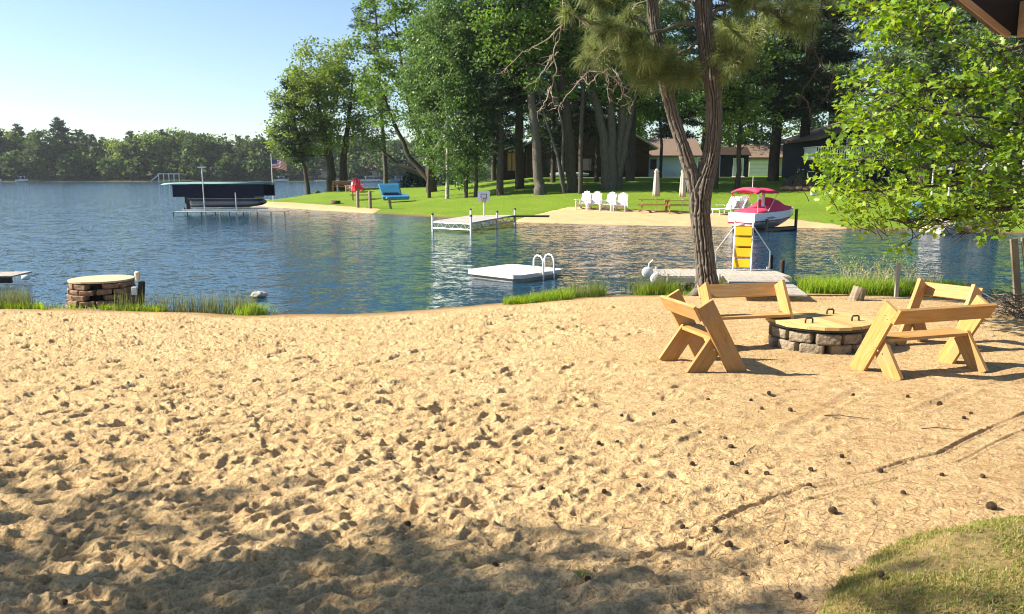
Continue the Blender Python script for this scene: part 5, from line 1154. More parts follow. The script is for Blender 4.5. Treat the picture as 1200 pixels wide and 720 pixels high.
def window(root, x, z, w_, h, y, fm, nv=1, name='window', lit=None):
    f = Geo(); t = .09
    f.box((x-w_/2-t/2, y-.05, z), (t, .1, h+2*t)); f.box((x+w_/2+t/2, y-.05, z), (t, .1, h+2*t)); f.box((x, y-.05, z+h/2+t/2), (w_, .1, t)); f.box((x, y-.05, z-h/2-t/2), (w_, .1, t))
    for k in range(1, nv+1): f.box((x-w_/2+w_*k/(nv+1), y-.045, z), (.05, .07, h))
    o = f.obj(name, fm, root); Geo().box((x, y-.012, z), (w_, .02, h)).obj('pane', lit or GLASS, o); return o
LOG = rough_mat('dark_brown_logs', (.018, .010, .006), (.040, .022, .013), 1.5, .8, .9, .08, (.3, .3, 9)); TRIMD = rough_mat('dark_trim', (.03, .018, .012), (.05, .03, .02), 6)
STEEL = rough_mat('grey_standing_seam', (.30, .31, .33), (.44, .45, .47), 1, .35, .6, .05, (8, .05, .05), metal=.5); BLUESIDE = rough_mat('pale_blue_siding', (.50, .58, .62), (.56, .64, .68), 1, .7, .6, .03, (.1, .1, 9)); BRSH = rough_mat('brown_shingles', (.14, .095, .07), (.24, .17, .125), 8, .9, .5, .03)
NAVYS = rough_mat('navy_siding', (.010, .013, .030), (.016, .020, .045), 1, .7, .6, .03, (.1, .1, 9)); TANS = rough_mat('tan_siding', (.42, .37, .26), (.50, .44, .32), 1, .75, .5, .03, (.1, .1, 9)); AMBER = rough_mat('curtained_pane', (.35, .20, .09), (.50, .30, .15), 2, .3, stretch=(6, 1, .2))
# dark log house
pl = at_depth(588, 208, 84); pr = at_depth(760, 208, 84); zb = 2.1
hs = thing('log_house', 'large dark brown log house with grey metal roof in the shade of the trees', 'house', (pl[0], 84, zb)); Wh = pr[0]-pl[0]
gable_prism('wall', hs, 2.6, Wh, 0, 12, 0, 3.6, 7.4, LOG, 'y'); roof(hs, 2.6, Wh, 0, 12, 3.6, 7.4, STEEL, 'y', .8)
wallbox('porch_wing', hs, 0, 2.6, 1.0, 9, 0, 2.9, LOG)
V = [(-.5, .3, 2.8), (2.7, .3, 4.0), (2.7, 9.5, 4.0), (-.5, 9.5, 2.8)]; V += [(a, b, c+.14) for a, b, c in V]; Geo().add(V, [[0, 3, 2, 1], [4, 5, 6, 7], [0, 1, 5, 4], [1, 2, 6, 5], [2, 3, 7, 6], [3, 0, 4, 7]]).obj('porch_roof', STEEL, hs)
window(hs, 1.05, 1.9, .9, 1.9, 1.0, TRIMD, 1, 'window', AMBER); window(hs, 5.2, 1.6, 1.4, 1.2, 0, TRIMD, 1); window(hs, 9.2, 1.6, 1.4, 1.2, 0, TRIMD, 1); window(hs, 12.6, 1.6, 1.2, 1.2, 0, TRIMD, 1); pass
dr = Geo().box((7.2, -.04, 1.05), (1.0, .08, 2.1)).obj('door', TRIMD, hs); Geo().lathe([(0, -.03), (.04, 0), (0, .03)], 8, (7.55, -.1, 1.0)).obj('handle', METAL, dr)
cv = thing('covered_boat', 'pale tarp-covered rowing boat lying along the foot of the dark log house', 'boat', (pl[0]+7.0, 82.3, float(z_lawn(pl[0]+7, 82.3))))
Geo().add(*hull_loft([(-2.0, [(0.02, .0), (.2, .1), (.25, .3), (.02, .42)]), (-1, [(0.1, .0), (.6, .1), (.7, .35), (.02, .55)]), (1, [(0.1, .0), (.6, .1), (.7, .35), (.02, .55)]), (2.0, [(0.02, .15), (.15, .2), (.2, .35), (.02, .42)])], 4)[:2]).obj('hull', rough_mat('grey_tarp', (.20, .24, .28), (.30, .34, .38), 4), cv, True)
# pale blue garage
pl = at_depth(742, 207, 92); pr = at_depth(801, 207, 92); z1 = float(z_lawn(pl[0]+3, 91))-.1
ga = thing('garage', 'pale blue garage with a low brown roof and one dark window, behind the picnic tables', 'garage', (pl[0], 92, z1)); Wg = pr[0]-pl[0]+1.6
gable_prism('wall', ga, 0, Wg, 0, 7, 0, 2.6, 4.4, BLUESIDE, 'x'); roof(ga, 0, Wg, 0, 7, 2.6, 4.4, BRSH, 'x', .5); window(ga, 2.3, 1.55, .5, .95, 0, TRIMD, 0)
Geo().box((Wg-.06, -.012, 1.3), (.14, .03, 2.6)).obj('corner_trim', WHITE_PAINT, ga); Geo().box((4.9, -.04, .5), (.25, .08, .25)).obj('meter_box', METAL, ga)
# navy shed
pl = at_depth(843, 216, 80); pr = at_depth(876, 216, 80); z1 = float(z_lawn(pl[0]+1.5, 80))-.12
sh = thing('garden_shed', 'small navy shed with a white framed double door right of the near pine', 'shed', (pl[0], 80, z1)); Ws = pr[0]-pl[0]
gable_prism('wall', sh, 0, Ws, 0, 2.6, 0, 2.3, 3.0, NAVYS, 'x'); roof(sh, 0, Ws, 0, 2.6, 2.3, 3.0, TRIMD, 'x', .2, .1)
for s in (0, 1):
    x = 1.55+s*.52; f = Geo(); 
    for dx in (-.24, .24): f.box((x+dx, -.03, 1.05), (.055, .05, 1.9))
    for z in (.13, 1.05, 1.97): f.box((x, -.03, z), (.425, .05, .055))
    o = f.obj('door', WHITE_PAINT, sh); Geo().box((x, -.008, 1.05), (.43, .012, 1.8)).obj('panel', BLUESIDE, o)
Geo().box((1.8, -.35, .12), (1.2, .7, .06), Matrix.Rotation(R(12), 3, 'X')).obj('ramp', W_GREY, sh)
# tan garage
pl = at_depth(874, 209, 99); pr = at_depth(934, 209, 99); z1 = float(z_lawn(pl[0]+3, 98))-.1
tg = thing('garage', 'tan garage with a brown roof and a white overhead door behind the navy shed', 'garage', (pl[0], 99, z1)); Wg = pr[0]-pl[0]
gable_prism('wall', tg, 0, Wg, 0, 7, 0, 2.4, 3.9, TANS, 'x'); roof(tg, 0, Wg, 0, 7, 2.4, 3.9, BRSH, 'x', .5); gd = Geo()
for k in range(4): gd.box((1.6, -.03, .28+k*.5), (2.5, .05, .48))
gd.obj('overhead_door', WHITE_PAINT, tg); window(tg, 5.2, 1.3, 1.2, .9, 0, TRIMD, 1); window(tg, 3.7, 1.3, .5, .7, 0, WHITE_PAINT, 0)
# navy house with deck
Dn = 60.0; pl = at_depth(962, 224, Dn); z1 = float(z_lawn(pl[0]+4, Dn))-.1; pr = at_depth(1130, 224, Dn)
nh = thing('deck_house', 'navy two-storey house with brown gable roof and white railed deck behind the oak', 'house', (pl[0], Dn, z1)); Wn = pr[0]-pl[0]
top = hpx(np.array([0, Dn-.5, z1]), 152)
gable_prism('wall', nh, 0, Wn, 0, 9, 0, 3.35, 3.35+1.7, NAVYS, 'y', Wn*.5); roof(nh, 0, Wn, 0, 9, 3.35, 5.05, BRSH, 'y', .7, .2, Wn*.5)
for x0, w_ in ((2.2, .9), (4.2, 1.6), (6.6, 1.2)): window(nh, x0, 2.75, w_, .9, 0, WHITE_PAINT, 1)
do = Geo().box((1.9, -.04, .75), (.95, .07, 1.5)).obj('door', BLUESIDE, nh); Geo().box((1.9, -.085, 1.15), (.6, .02, .4)).obj('door_window', GLASS, do)
window(nh, 7.0, .9, 1.0, .9, 0, TANS, 0)
zd = 1.62; dkp = Geo().box((Wn/2-.9, -1.3, zd-.10), (Wn+1.2, 2.55, .18)).obj('deck', TRIMD, nh)
g = Geo(); rail = Geo(); L0 = -1.5; L1 = Wn-.3
for k in range(72): g.box((L0+(L1-L0)*k/71, -2.5, zd+.48), (.07, .04, .86))
for k in range(14): g.box((L0, -2.5+2.4*k/14, zd+.48), (.04, .07, .86))
rail.box(((L0+L1)/2, -2.5, zd+.96), (L1-L0+.1, .12, .06)); rail.box((L0, -1.3, zd+.96), (.12, 2.5, .06)); rail.box(((L0+L1)/2, -2.5, zd+.08), (L1-L0, .06, .08))
r1 = g.obj('baluster', WHITE_PAINT, nh); r1['kind'] = 'stuff'; rail.obj('handrail', WHITE_PAINT, nh)
for k in range(5): Geo().box((L0+.1+(L1-L0-.2)*k/4, -2.4, (zd-.2)/2), (.14, .14, zd-.2)).obj('deck_post', TRIMD, nh)
# stones and planting by the navy house
p = on_lawn(944, 222); md = thing('rock_garden', 'dark planted mound edged with brown stones left of the deck house', 'rock garden', (p[0], p[1]+.6, p[2]-.1))
V, F = [], []
shp = Geo(); rng = np.random.default_rng(4); prof = [(1.5, -.1), (1.4, .35), (1.1, .8), (.6, 1.15), (0, 1.25)]; shp.lathe(prof, 20); Vv, Ff, mi = shp.ch[0]; Vv = Vv*(1+.12*np.sin(Vv[:, :1]*4+Vv[:, 1:2]*5)); shp.ch[0] = (Vv, Ff, mi); shp.obj('mound', rough_mat('mound_soil', (.03, .025, .015), (.08, .065, .04), 5, .95, 1, .1), md, True)
def rock(r, sx, sy, sz, seed, n=12):
    rg = np.random.default_rng(seed); g = Geo(); g.lathe([(0, -.9), (.6, -.7), (1, -.1), (.85, .45), (.5, .75), (0, .85)], n); V, F, m = g.ch[0]; V = V*(1+.18*rg.normal(size=(len(V), 1)).clip(-1.5, 1.5)*.6)*np.array([sx, sy, sz])*r; g.ch[0] = (V, F, m); return g
for k in range(11):
    a = math.pi+.2+k*.29; o = rock(.26, 1.2, 1, .8, k).obj('stone', BRICK, md, False, .03); o.location = (1.5*math.cos(a), 1.5*math.sin(a), .12+.05*(k % 2))
u_ = nrm(rng.normal(size=(500, 3))); u_[:, 2] = abs(u_[:, 2]); Vv, Ff = rhombs(u_*np.array([1.25, 1.25, 1.3]), .25, rng); Geo().add(Vv, Ff).obj('foliage', L_PINE, md)
p = on_lawn(954, 229); bx = thing('cooler', 'small white cooler box on the grass beside the rock garden', 'cooler', p); Geo().box((0, 0, .17), (.42, .3, .34)).obj('body', WHITE, bx, bevel=.03); Geo().box((0, 0, .37), (.44, .32, .06)).obj('lid', WHITE, bx, bevel=.02)
# right bay: boulder, rowboat, bank
p = at_z(1100, 274, 0); rk = rock(.75, 1.1, 1, .75, 50, 16).obj('boulder', rough_mat('grey_boulder', (.25, .24, .23), (.42, .40, .38), 3, .9, .6, .05), None, False, .05); rk.location = (p[0], p[1], .12); tag(rk, 'pale grey boulder in the water under the oak branches', 'boulder')
p = at_z(1133, 272, 0); rb = thing('rowing_boat', 'light grey rowing boat pulled up at the shaded bank beneath the oak limb', 'boat', (p[0]+.6, p[1]+1.2, .12), R(12))
Vv, Ff, m_ = hull_loft([(-1.9, [(0.05, .05), (.45, .12), (.55, .5), (.5, .5)]), (0, [(0.1, 0), (.62, .1), (.75, .5), (.7, .5)]), (1.5, [(0.05, .08), (.35, .2), (.48, .56), (.44, .56)]), (2.0, [(0.01, .3), (.04, .4), (.06, .62), (.04, .62)])], 4); Geo().add(Vv, Ff).add(Vv[:8], [list(range(8))[::-1]]).obj('hull', METAL, rb); Geo().box((0, 0, .42), (.25, 1.3, .04)).obj('seat', W_GREY, rb); Geo().box((-1.0, 0, .42), (.25, 1.15, .04)).obj('seat', W_GREY, rb)
for k, (px, py, r0) in enumerate([(1118, 272, .45), (1128, 274, .4), (1145, 274, .5), (1160, 275, .4)]):
    q = at_z(px, py, 0); o = rock(r0, 1.2, 1, .8, 60+k).obj('boulder', rough_mat('dark_boulder', (.035, .033, .03), (.09, .085, .08), 4, .8, .6, .04), None, False, .03); o.location = (q[0], q[1]+.3, .08); tag(o, ['dark wet rock touching the pale boulder', 'smallest dark wet rock left of the rowing boat', 'largest dark wet rock in front of the rowing boat', 'dark wet rock at the right end of the line under the oak limb'][k], 'rock', 'dark rocks at the shaded bank')
for k, (px, py, c, lb) in enumerate([(1073, 259, 'blue', 'blue barrel on the bank behind the oak leaves'), (1125, 216, 'white', 'white canvas canopy frame glimpsed through the oak leaves')]):
    q = at_depth(px, py, 41 if k == 0 else 50); z = float(z_lawn(q[0], q[1])); t = thing(['barrel', 'sun_canopy'][k], lb, ['barrel', 'canopy'][k], (q[0], q[1], z))
    if k == 0: Geo().lathe([(0, 0), (.28, 0), (.31, .2), (.31, .65), (.28, .88), (0, .88)], 16).obj('body', BLUE, t, True)
    else:
        for a in (-1, 1):
            for b in (-1, 1): Geo().box((a*1.2, b, .8), (.08, .08, 1.6)).obj('post', WHITE_PAINT, t)
        Geo().add([(-1.3, -1.1, 1.6), (1.3, -1.1, 1.6), (1.3, 1.1, 1.6), (-1.3, 1.1, 1.6), (0, 0, 2.1)], [[0, 1, 4, 4][:3], [1, 2, 4], [2, 3, 4], [3, 0, 4]]).obj('canopy', WHITE, t)

# ------------------------------------------------------------------ far shore odds and ends
def far_pt(px, Dd=338):
    x = (px-600)/FPX*Dd; D = Dd+float(far_shift(x)); return np.array([(px-600)/FPX*D, D, max(0.0, far_ground((px-600)/FPX*D, D))])
p = far_pt(205, 331); pv = thing('boathouse_deck', 'white framed open deck with a stair at the far left shore', 'deck', (p[0], p[1], p[2]-.2)); Geo().box((0, 0, 3.2), (9, 3, .3)).obj('platform', WHITE_PAINT, pv)
for k in range(5): Geo().box((-4.2+k*2.1, -1.4, 1.5), (.28, .28, 3.2)).obj('post', WHITE_PAINT, pv)
Geo().box((-6, -1, 1.5), (4.2, 1, .25), Matrix.Rotation(R(-38), 3, 'Y')).obj('stair', WHITE_PAINT, pv)
def small_boat(px, L, lb, m=WHITE, D=325):
    q = far_pt(px, D); t = thing('moored_boat', lb, 'boat', (q[0], q[1]-2, .1), 0, 'boats moored at the far shore'); Vv, Ff, m_ = hull_loft([(-L/2, [(.1, 0), (.9, .2), (1, .9), (.9, .9)]), (L*.2, [(.1, 0), (.9, .2), (1, 1.0), (.9, 1.0)]), (L/2, [(.02, .5), (.08, .7), (.1, 1.2), (.05, 1.2)])], 4)
    Geo().add(Vv, Ff).add(Vv[:8], [list(range(8))[::-1]]).obj('hull', m, t); Geo().box((-L*.05, 0, 1.2), (L*.3, 1.5, .7)).obj('windscreen', GLASS, t, bevel=.1); Geo().box((-L*.05, 0, 2.2), (L*.45, 1.9, .12)).obj('bimini_top', m, t)
    for a in (-1, 1): Geo().tube([(-L*.05+a*L*.18, .8, 1), (-L*.05+a*L*.18, .8, 2.2)], .08, 6).obj('bimini_pole', METAL, t)
small_boat(3, 7, 'white boat moored at the extreme left of the far shore'); small_boat(37, 4.5, 'small white boat on the far shore left of the white deck'); small_boat(335, 6, 'white boat seen between the flagpole and the leaning pine'); small_boat(437, 8, 'white boat on the far shore seen right of the thin mid trunks', WHITE, 318); small_boat(470, 7, 'blue boat on the far shore behind the pedal boat', BLUE, 318)
def far_house(px, D, w_, h, wm, rm, lb):
    q = far_pt(px, D); t = thing('far_house', lb, 'house', (q[0], q[1], q[2]-.3)); gable_prism('wall', t, -w_/2, w_/2, 0, 8, 0, h, h*1.6, wm, 'x'); roof(t, -w_/2, w_/2, 0, 8, h, h*1.6, rm, 'x', .6, .3)
    for a in (-.3, 0, .3): window(t, a*w_, h*.55, w_*.14, h*.4, 0, WHITE_PAINT, 0)
    dr = Geo().box((w_*.43, -.1, 1.0), (1, .2, 2)).obj('door', TRIMD, t)
far_house(378, 342, 12, 3.2, TANS, BRSH, 'tan cottage on the far shore seen left of the double dark trunk'); far_house(447, 342, 14, 3.4, WHITE_PAINT, BRSH, 'white cottage on the far shore framed by the thin trunks'); far_house(530, 340, 12, 3.2, BLUESIDE, BRSH, 'pale blue cottage on the far shore seen through the birches')
p = far_pt(420, 322); fd = thing('dock', 'long pale dock on the far shore behind the red chair', 'dock', (p[0], p[1], 0)); Geo().box((0, 0, .7), (34, 1.5, .2)).obj('deck', WHITE_PAINT, fd)
for k in range(9): Geo().box((-16+k*4, 0, 0), (.25, .25, 1.4)).obj('post', METAL, fd)

# ------------------------------------------------------------------ near-shore bits
p = at_z(2, 322, .2); ld = thing('dock', 'grey dock end reaching in from the left edge with a white float at its tip', 'dock', (p[0], p[1], 0), R(4)); q = at_depth(36, 319, p[1]); Lx = q[0]-p[0]
dock_planks('deck', ld, Vector((-3.0, -.4, .20)), Vector((1, 0, 0)), Vector((0, 1, 0)), 3.0+Lx-.25, .9, DECKW, 16); Geo().box(((Lx-3.2)/2, -.42, .12), (3.0+Lx-.3, .05, .14)).obj('frame', W_DARK, ld)
Geo().lathe([(0, -.09), (.05, -.08), (.065, 0), (.05, .08), (0, .09)], 12, (Lx, -.3, .16), ax='x').obj('float', WHITE, ld, True)
for x_ in (-2.5, Lx-.6): Geo().tube([(x_, -.4, -1), (x_, -.4, .25)], .03, 6).obj('leg', METAL, ld)
p = at_z(303, 346, .05); o = rock(.13, 1.4, 1, .8, 71).obj('stone', rough_mat('light_stone', (.28, .26, .22), (.45, .42, .37), 12), None, False, .01); o.location = (p[0], p[1], .05); tag(o, 'small pale stone poking out of the shallows at the left', 'stone')
p = on_beach(998, 352); stp = thing('stump', 'leaning grey driftwood stump standing in the green shore grass', 'stump', (p[0], p[1]-.1, p[2]-.08), 0, None, 1, (0, R(17), 0)); g = Geo(); bark_tube(g, [(0, 0, 0), (0, 0, .15), (0, 0, .36)], [.13, .12, .115], 40, 20, 4, .02); g.obj('wood', W_POST, stp, True); Geo().lathe([(.118, .355), (.06, .362), (0, .36)], 20).obj('cut_face', W_GREY, stp)
p = on_beach(1050, 349); t = thing('survey_stake', 'thin pale wooden stake rising from the seeded grass', 'stake', (p[0], p[1], p[2]-.1)); h = hpx(p, 306); Geo().box((0, 0, h/2), (.07, .05, h+.1)).obj('stake', W_GREY, t)
p = on_beach(1200, 372); bp = thing('brush_pile', 'tangled heap of bare grey sticks at the right shore', 'brush pile', (p[0]+.3, p[1]+.1, p[2]-.03)); rng = np.random.default_rng(44); g = Geo()
for k in range(420):
    a = rng.uniform(0, 2*math.pi); r = rng.uniform(0, 1)**.6; c = np.array([1.15*r*math.cos(a)+.2, .9*r*math.sin(a), .04+.72*max(0, 1-r)*rng.uniform(.1, 1)]); d = nrm(rng.normal(size=3)*np.array([1, 1, .35])+np.array([-.5, -.2, .1])); L = rng.uniform(.2, .65); r0 = rng.uniform(.004, .011)
    g.tube([c-d*L/2, c+rng.normal(size=3)*.03, c+d*L/2], [r0, r0*.85, r0*.5], 5, cap=False)
g.obj('sticks', rough_mat('grey_sticks', (.07, .055, .045), (.22, .18, .15), 8, .9, .3), bp)
for lab, px0, py0, px1, py1 in [('leaning weathered plank post at the right edge, the left one of a pair', 1196, 338, 1188, 280), ('leaning weathered plank post at the right edge, the right one of a pair', 1212, 340, 1201, 278)]:
    b = at_depth(px0, py0, 13.2); tp = at_depth(px1, py1, 13.3); t = thing('plank_post', lab, 'post', b, 0, 'leaning plank posts'); board('post', (0, 0, -.35), tuple(tp-b), .12, .045, (0, -1, 0), W_POST, t)

# ------------------------------------------------------------------ grass, reeds, turf, needle litter
def blades(name, B, H, wd, m, lean=.3, seed=0, curve=.5, heads=0.0, kind='stuff'):
    rg = np.random.default_rng(seed); n = len(B); a = rg.uniform(0, 2*math.pi, n); s = np.stack([np.cos(a), np.sin(a), 0*a], 1); a2 = rg.uniform(0, 2*math.pi, n); d = np.stack([np.cos(a2), np.sin(a2), 0*a], 1)*lean*rg.uniform(.1, 1.2, n)[:, None]
    Hn = H[:, None]; up = np.array([0, 0, 1.0]); m1 = B+up*Hn*.55+d*Hn*.35; e = B+up*Hn*(1-.25*curve*lean)+d*Hn*(.9+curve*.3)
    w = (wd*rg.uniform(.6, 1.3, n))[:, None]; V = np.stack([B-s*w/2, B+s*w/2, m1+s*w*.4, m1-s*w*.4, e], 1).reshape(-1, 3); k = np.arange(n)*5
    F4 = np.stack([k, k+1, k+2, k+3], 1); F3 = np.stack([k+3, k+2, k+4], 1)
    if heads > 0:
        hi = np.where(rg.random(n) < heads)[0]; E = np.repeat(e[hi], 9, 0); dirn = nrm(np.repeat(e[hi]-m1[hi], 9, 0)); P = E-dirn*rg.uniform(0, .22, len(E))[:, None]+rg.normal(size=E.shape)*.008
        hv, hf = rhombs(P, .035, rg, .4); F4 = np.concatenate([F4, hf+len(V)]); V = np.concatenate([V, hv])
    g = Mixed(); g.mx = (V, F4, F3); o = g.obj(name, m); tag(o, kind=kind); return o
rng = np.random.default_rng(8)
def strip(n, pxr, dd, zf=z_beach):
    px = rng.uniform(*pxr, n); base = np.array([at_z(q, 352, 0.0) for q in px]); x = base[:, 0]; y = shore_y(x)-rng.uniform(dd[0], dd[1], n)
    x = x*(y/base[:, 1]); return np.stack([x, y, zf(x, y)-.02], 1)
def patchy(B, sc, th, seed): return B[vnoise(B[:, 0]*sc, B[:, 1]*sc, seed) > th]
B = patchy(strip(5200, (-40, 300), (-.55, .35)), 1.6, .42, 3); nb_ = np.hypot(B[:, 0]-crib.location.x, B[:, 1]-crib.location.y); B = B[(nb_ > .75) & ((nb_ > 1.3) | (B[:, 1] > crib.location.y) | (rng.random(len(B)) < .05))]; blades('shore_reeds', B, rng.uniform(.18, .50, len(B)), .008, REED, .18, 1, .3)
B = patchy(strip(3600, (-40, 290), (-.05, .40)), 1.1, .40, 4); nb_ = np.hypot(B[:, 0]-crib.location.x, B[:, 1]-crib.location.y); B = B[((nb_ > 1.15) | ((nb_ > .72) & (rng.random(len(B)) < .15)))]; blades('shore_grass', B, rng.uniform(.07, .20, len(B)), .012, BLADE, .5, 2)
c = on_beach(296, 369); n = 700; rr = np.abs(rng.normal(size=n))*.14; a = rng.uniform(0, 6.28, n); B = np.stack([c[0]+rr*np.cos(a)*1.25, c[1]+.05+rr*np.sin(a)*.8, 0*a], 1); B[:, 2] = z_beach(B[:, 0], B[:, 1])-.02
tf = blades('grass_tuft', B, rng.uniform(.12, .30, n), .010, BLADE, .75, 3, kind=None); tag(tf, 'dense bright green grass tuft at the sand edge, left part of the shore', 'grass tuft')
B = patchy(strip(8000, (590, 850), (-.25, .55)), 1.3, .30, 5); f_ = smooth(590, 720, 600+B[:, 0]/B[:, 1]*920); blades('shore_grass', B, rng.uniform(.12, .40, len(B))*(.55+.45*f_), .010, BLADE, .5, 4)
B = patchy(strip(900, (640, 800), (-.3, .3)), 2.2, .5, 6); blades('shore_grass', B, rng.uniform(.3, .62, len(B)), .006, REED, .3, 5, .6, .25)
B = patchy(strip(11000, (935, 1130), (-.3, .9)), 2.0, .34, 7); blades('shore_grass', B, rng.uniform(.16, .46, len(B)), .012, BLADE, .5, 6)
SEED = leaf_mat('seed_head', [(.40, .36, .18), (.30, .30, .12), (.48, .42, .24)], .3, .6); B = strip(240, (985, 1095), (.0, .6)); blades('shore_grass', B, rng.uniform(.55, 1.05, len(B)), .009, SEED, .75, 7, .9, .85)
B = patchy(strip(1600, (780, 940), (.3, 1.3)), 1.6, .52, 9); blades('shore_grass', B, rng.uniform(.05, .16, len(B)), .010, BLADE, .5, 8)
# turf corner
tp = np.array([on_beach(*q)[:2] for q in [(955, 745), (962, 712), (985, 680), (1020, 655), (1075, 632), (1140, 618), (1230, 606), (1330, 600), (1380, 760), (1150, 780)]])
def inside(P, poly):
    x, y = P[:, 0], P[:, 1]; r = np.zeros(len(P), bool); j = len(poly)-1
    for i in range(len(poly)):
        xi, yi = poly[i]; xj, yj = poly[j]; r ^= ((yi > y) != (yj > y)) & (x < (xj-xi)*(y-yi)/(yj-yi+1e-12)+xi); j = i
    return r
lo_, hi_ = tp.min(0), tp.max(0)
def edge_d(P, poly):
    best = np.full(len(P), 9.0)
    for i in range(len(poly)):
        a = poly[i]; b = poly[(i+1) % len(poly)]; ab = b-a; t = np.clip(((P-a)@ab)/(ab@ab), 0, 1); best = np.minimum(best, np.linalg.norm(P-a-t[:, None]*ab, axis=1))
    return best
st = .02; A, B_ = np.meshgrid(np.arange(lo_[0]-.05, hi_[0]+.05, st), np.arange(lo_[1]-.05, hi_[1]+.05, st)); Pq = np.stack([A.ravel(), B_.ravel()], 1); ins = inside(Pq+.25*np.stack([fbm(Pq[:, 0]*4, Pq[:, 1]*4, 81, 4), fbm(Pq[:, 0]*4, Pq[:, 1]*4, 82, 4)], 1), tp); ed = edge_d(Pq, tp)
def z_turf(x, y, e): return z_beach(x, y)+.03+.105*smooth(-.02, .30, e)+.035*fbm(x*2.5, y*2.5, 61, 3)+.02*fbm(x*9, y*9, 62, 2)
zt = np.where(ins, z_turf(Pq[:, 0], Pq[:, 1], ed), z_beach(Pq[:, 0], Pq[:, 1])-.05); n1 = A.shape[1]; k = (np.arange(A.shape[0]-1)[:, None]*n1+np.arange(n1-1)[None, :]); F = np.stack([k, k+1, k+n1+1, k+n1], -1).reshape(-1, 4); keep = ins[F].any(1)
TURF = rough_mat('dry_turf_soil', (.13, .10, .035), (.30, .21, .09), 9, .95, .9, .02); tag(Geo().add(np.c_[Pq, zt], F[keep]).obj('turf', TURF, None, True), kind='structure')
n = 60000; Q = np.stack([rng.uniform(lo_[0], hi_[0], n), rng.uniform(lo_[1], hi_[1], n)], 1); wq = np.stack([fbm(Q[:, 0]*4, Q[:, 1]*4, 81, 4), fbm(Q[:, 0]*4, Q[:, 1]*4, 82, 4)], 1)*.35; ok_ = inside(Q+wq, tp) & inside(Q, tp*1.0+0); Q = Q[ok_]; e = edge_d(Q, tp); bare = vnoise(Q[:, 0]*3, Q[:, 1]*3, 66)*.7+vnoise(Q[:, 0]*9, Q[:, 1]*9, 67)*.3; keepb = (bare < .56) | (rng.random(len(Q)) < .25) | (e < .12); Q = Q[keepb]; e = e[keepb]
TB = leaf_mat('turf_blade', [(.14, .20, .03), (.20, .25, .045), (.30, .26, .08), (.36, .29, .12), (.16, .22, .035)], .3, .5)
blades('turf_grass', np.c_[Q, z_turf(Q[:, 0], Q[:, 1], e)-.006], rng.uniform(.012, .038, len(Q)), .004, TB, .9, 9)
# sprouts
for px, py, lb in [(683, 672, 'thin green sprout in the shaded sand at the bottom centre'), (537, 655, 'tiny grass sprout in the shade left of the bottom centre')]:
    c = on_sand(px, py); n = 26; a = rng.uniform(0, 6.28, n); rr = rng.uniform(0, .05, n); B = np.stack([c[0]+rr*np.cos(a), c[1]+rr*np.sin(a), np.full(n, c[2]-.01)], 1); o = blades('grass_sprout', B, rng.uniform(.03, .10, n), .004, BLADE, .7, int(px), kind=None); tag(o, lb, 'grass sprout')
# fallen needles and bits of bark
n = 9000; pxs = rng.uniform(0, 1260, n); keepn = rng.random(n) < (.10+.9*smooth(480, 900, pxs)); py_ = 1/rng.uniform(1/740, 1/395, n); pts = np.array([on_beach(a, b) for a, b in zip(pxs[keepn], py_[keepn])]); pts[:, 2] = z_sand(pts[:, 0], pts[:, 1])+.004
m = len(pts); a = rng.uniform(0, 6.28, m); d = np.stack([np.cos(a), np.sin(a), rng.normal(size=m)*.12], 1); l = rng.uniform(.03, .10, m)[:, None]; s = np.stack([-np.sin(a), np.cos(a), 0*a], 1)*.0013
V = np.stack([pts-d*l/2-s, pts+d*l/2-s, pts+d*l/2+s+np.array([0, 0, .002]), pts-d*l/2+s+np.array([0, 0, .002])], 1).reshape(-1, 3); LIT = leaf_mat('fallen_needle', [(.22, .11, .04), (.30, .17, .07), (.14, .07, .03), (.38, .25, .12)], .05, .7); tag(Geo().add(V, np.arange(m*4).reshape(m, 4)).obj('fallen_needles', LIT), kind='stuff')
def twig(px0, py0, px1, py1, lb, r=.006):
    a = on_sand(px0, py0); b = on_sand(px1, py1); t = thing('fallen_twig', lb, 'twig', (a+b)/2); m_ = np.zeros(3); m_[2] = .012; h = (b-a)/2; k = (-h*.3+np.array([.01, .02, .015]))
    Geo().tube([-h+[0, 0, .006], k, m_+[0, .012, 0], h+[0, 0, .008]], [r, r*.9, r*.8, r*.4], 6).obj('stick', DEAD_DARK, t)
twig(966, 488, 1018, 492, 'thin curved twig on open sand above the drag mark, below the fire pit', .005); twig(1080, 502, 1130, 505, 'thin twig on sand between the drag mark and the wide bench', .004); twig(1150, 697, 1178, 712, 'dry twig lying on the turf in the bottom right corner', .006); twig(872, 534, 886, 522, 'short twig on the sunlit sand left of the drag mark', .004)
# ------------------------------------------------------------------ pine cones
def cone_mesh(seed):
    rg = np.random.default_rng(seed); g = Geo(); g.lathe([(0, -.8), (.45, -.7), (.72, -.3), (.75, .1), (.5, .55), (.15, .85), (0, .88)], 12); n = 96
    for k in range(n):
        t = k/n; z = -.75+1.55*t; a = k*2.39996; r = .80*math.sin(math.pi*min(1, .16+.80*t))**.7+.05; c = np.array([r*math.cos(a), r*math.sin(a), z]); o = np.array([math.cos(a), math.sin(a), .45]); o /= np.linalg.norm(o); s = np.array([-math.sin(a), math.cos(a), 0]); u = np.cross(o, s); L = .30*(1-.35*t); w_ = .17
        V = [c-s*w_*.6-o*.12, c+s*w_*.6-o*.12, c+s*w_+o*L, c-s*w_+o*L]; V += [v+u*.06 for v in V]; g.add(V, [[0, 1, 2, 3], [7, 6, 5, 4], [0, 4, 5, 1], [1, 5, 6, 2], [2, 6, 7, 3], [3, 7, 4, 0]])
    return g.mesh('pine_cone', CONE)
CONE = rough_mat('pine_cone_scale', (.035, .022, .014), (.15, .10, .065), 1.5, .8, .3, .02)
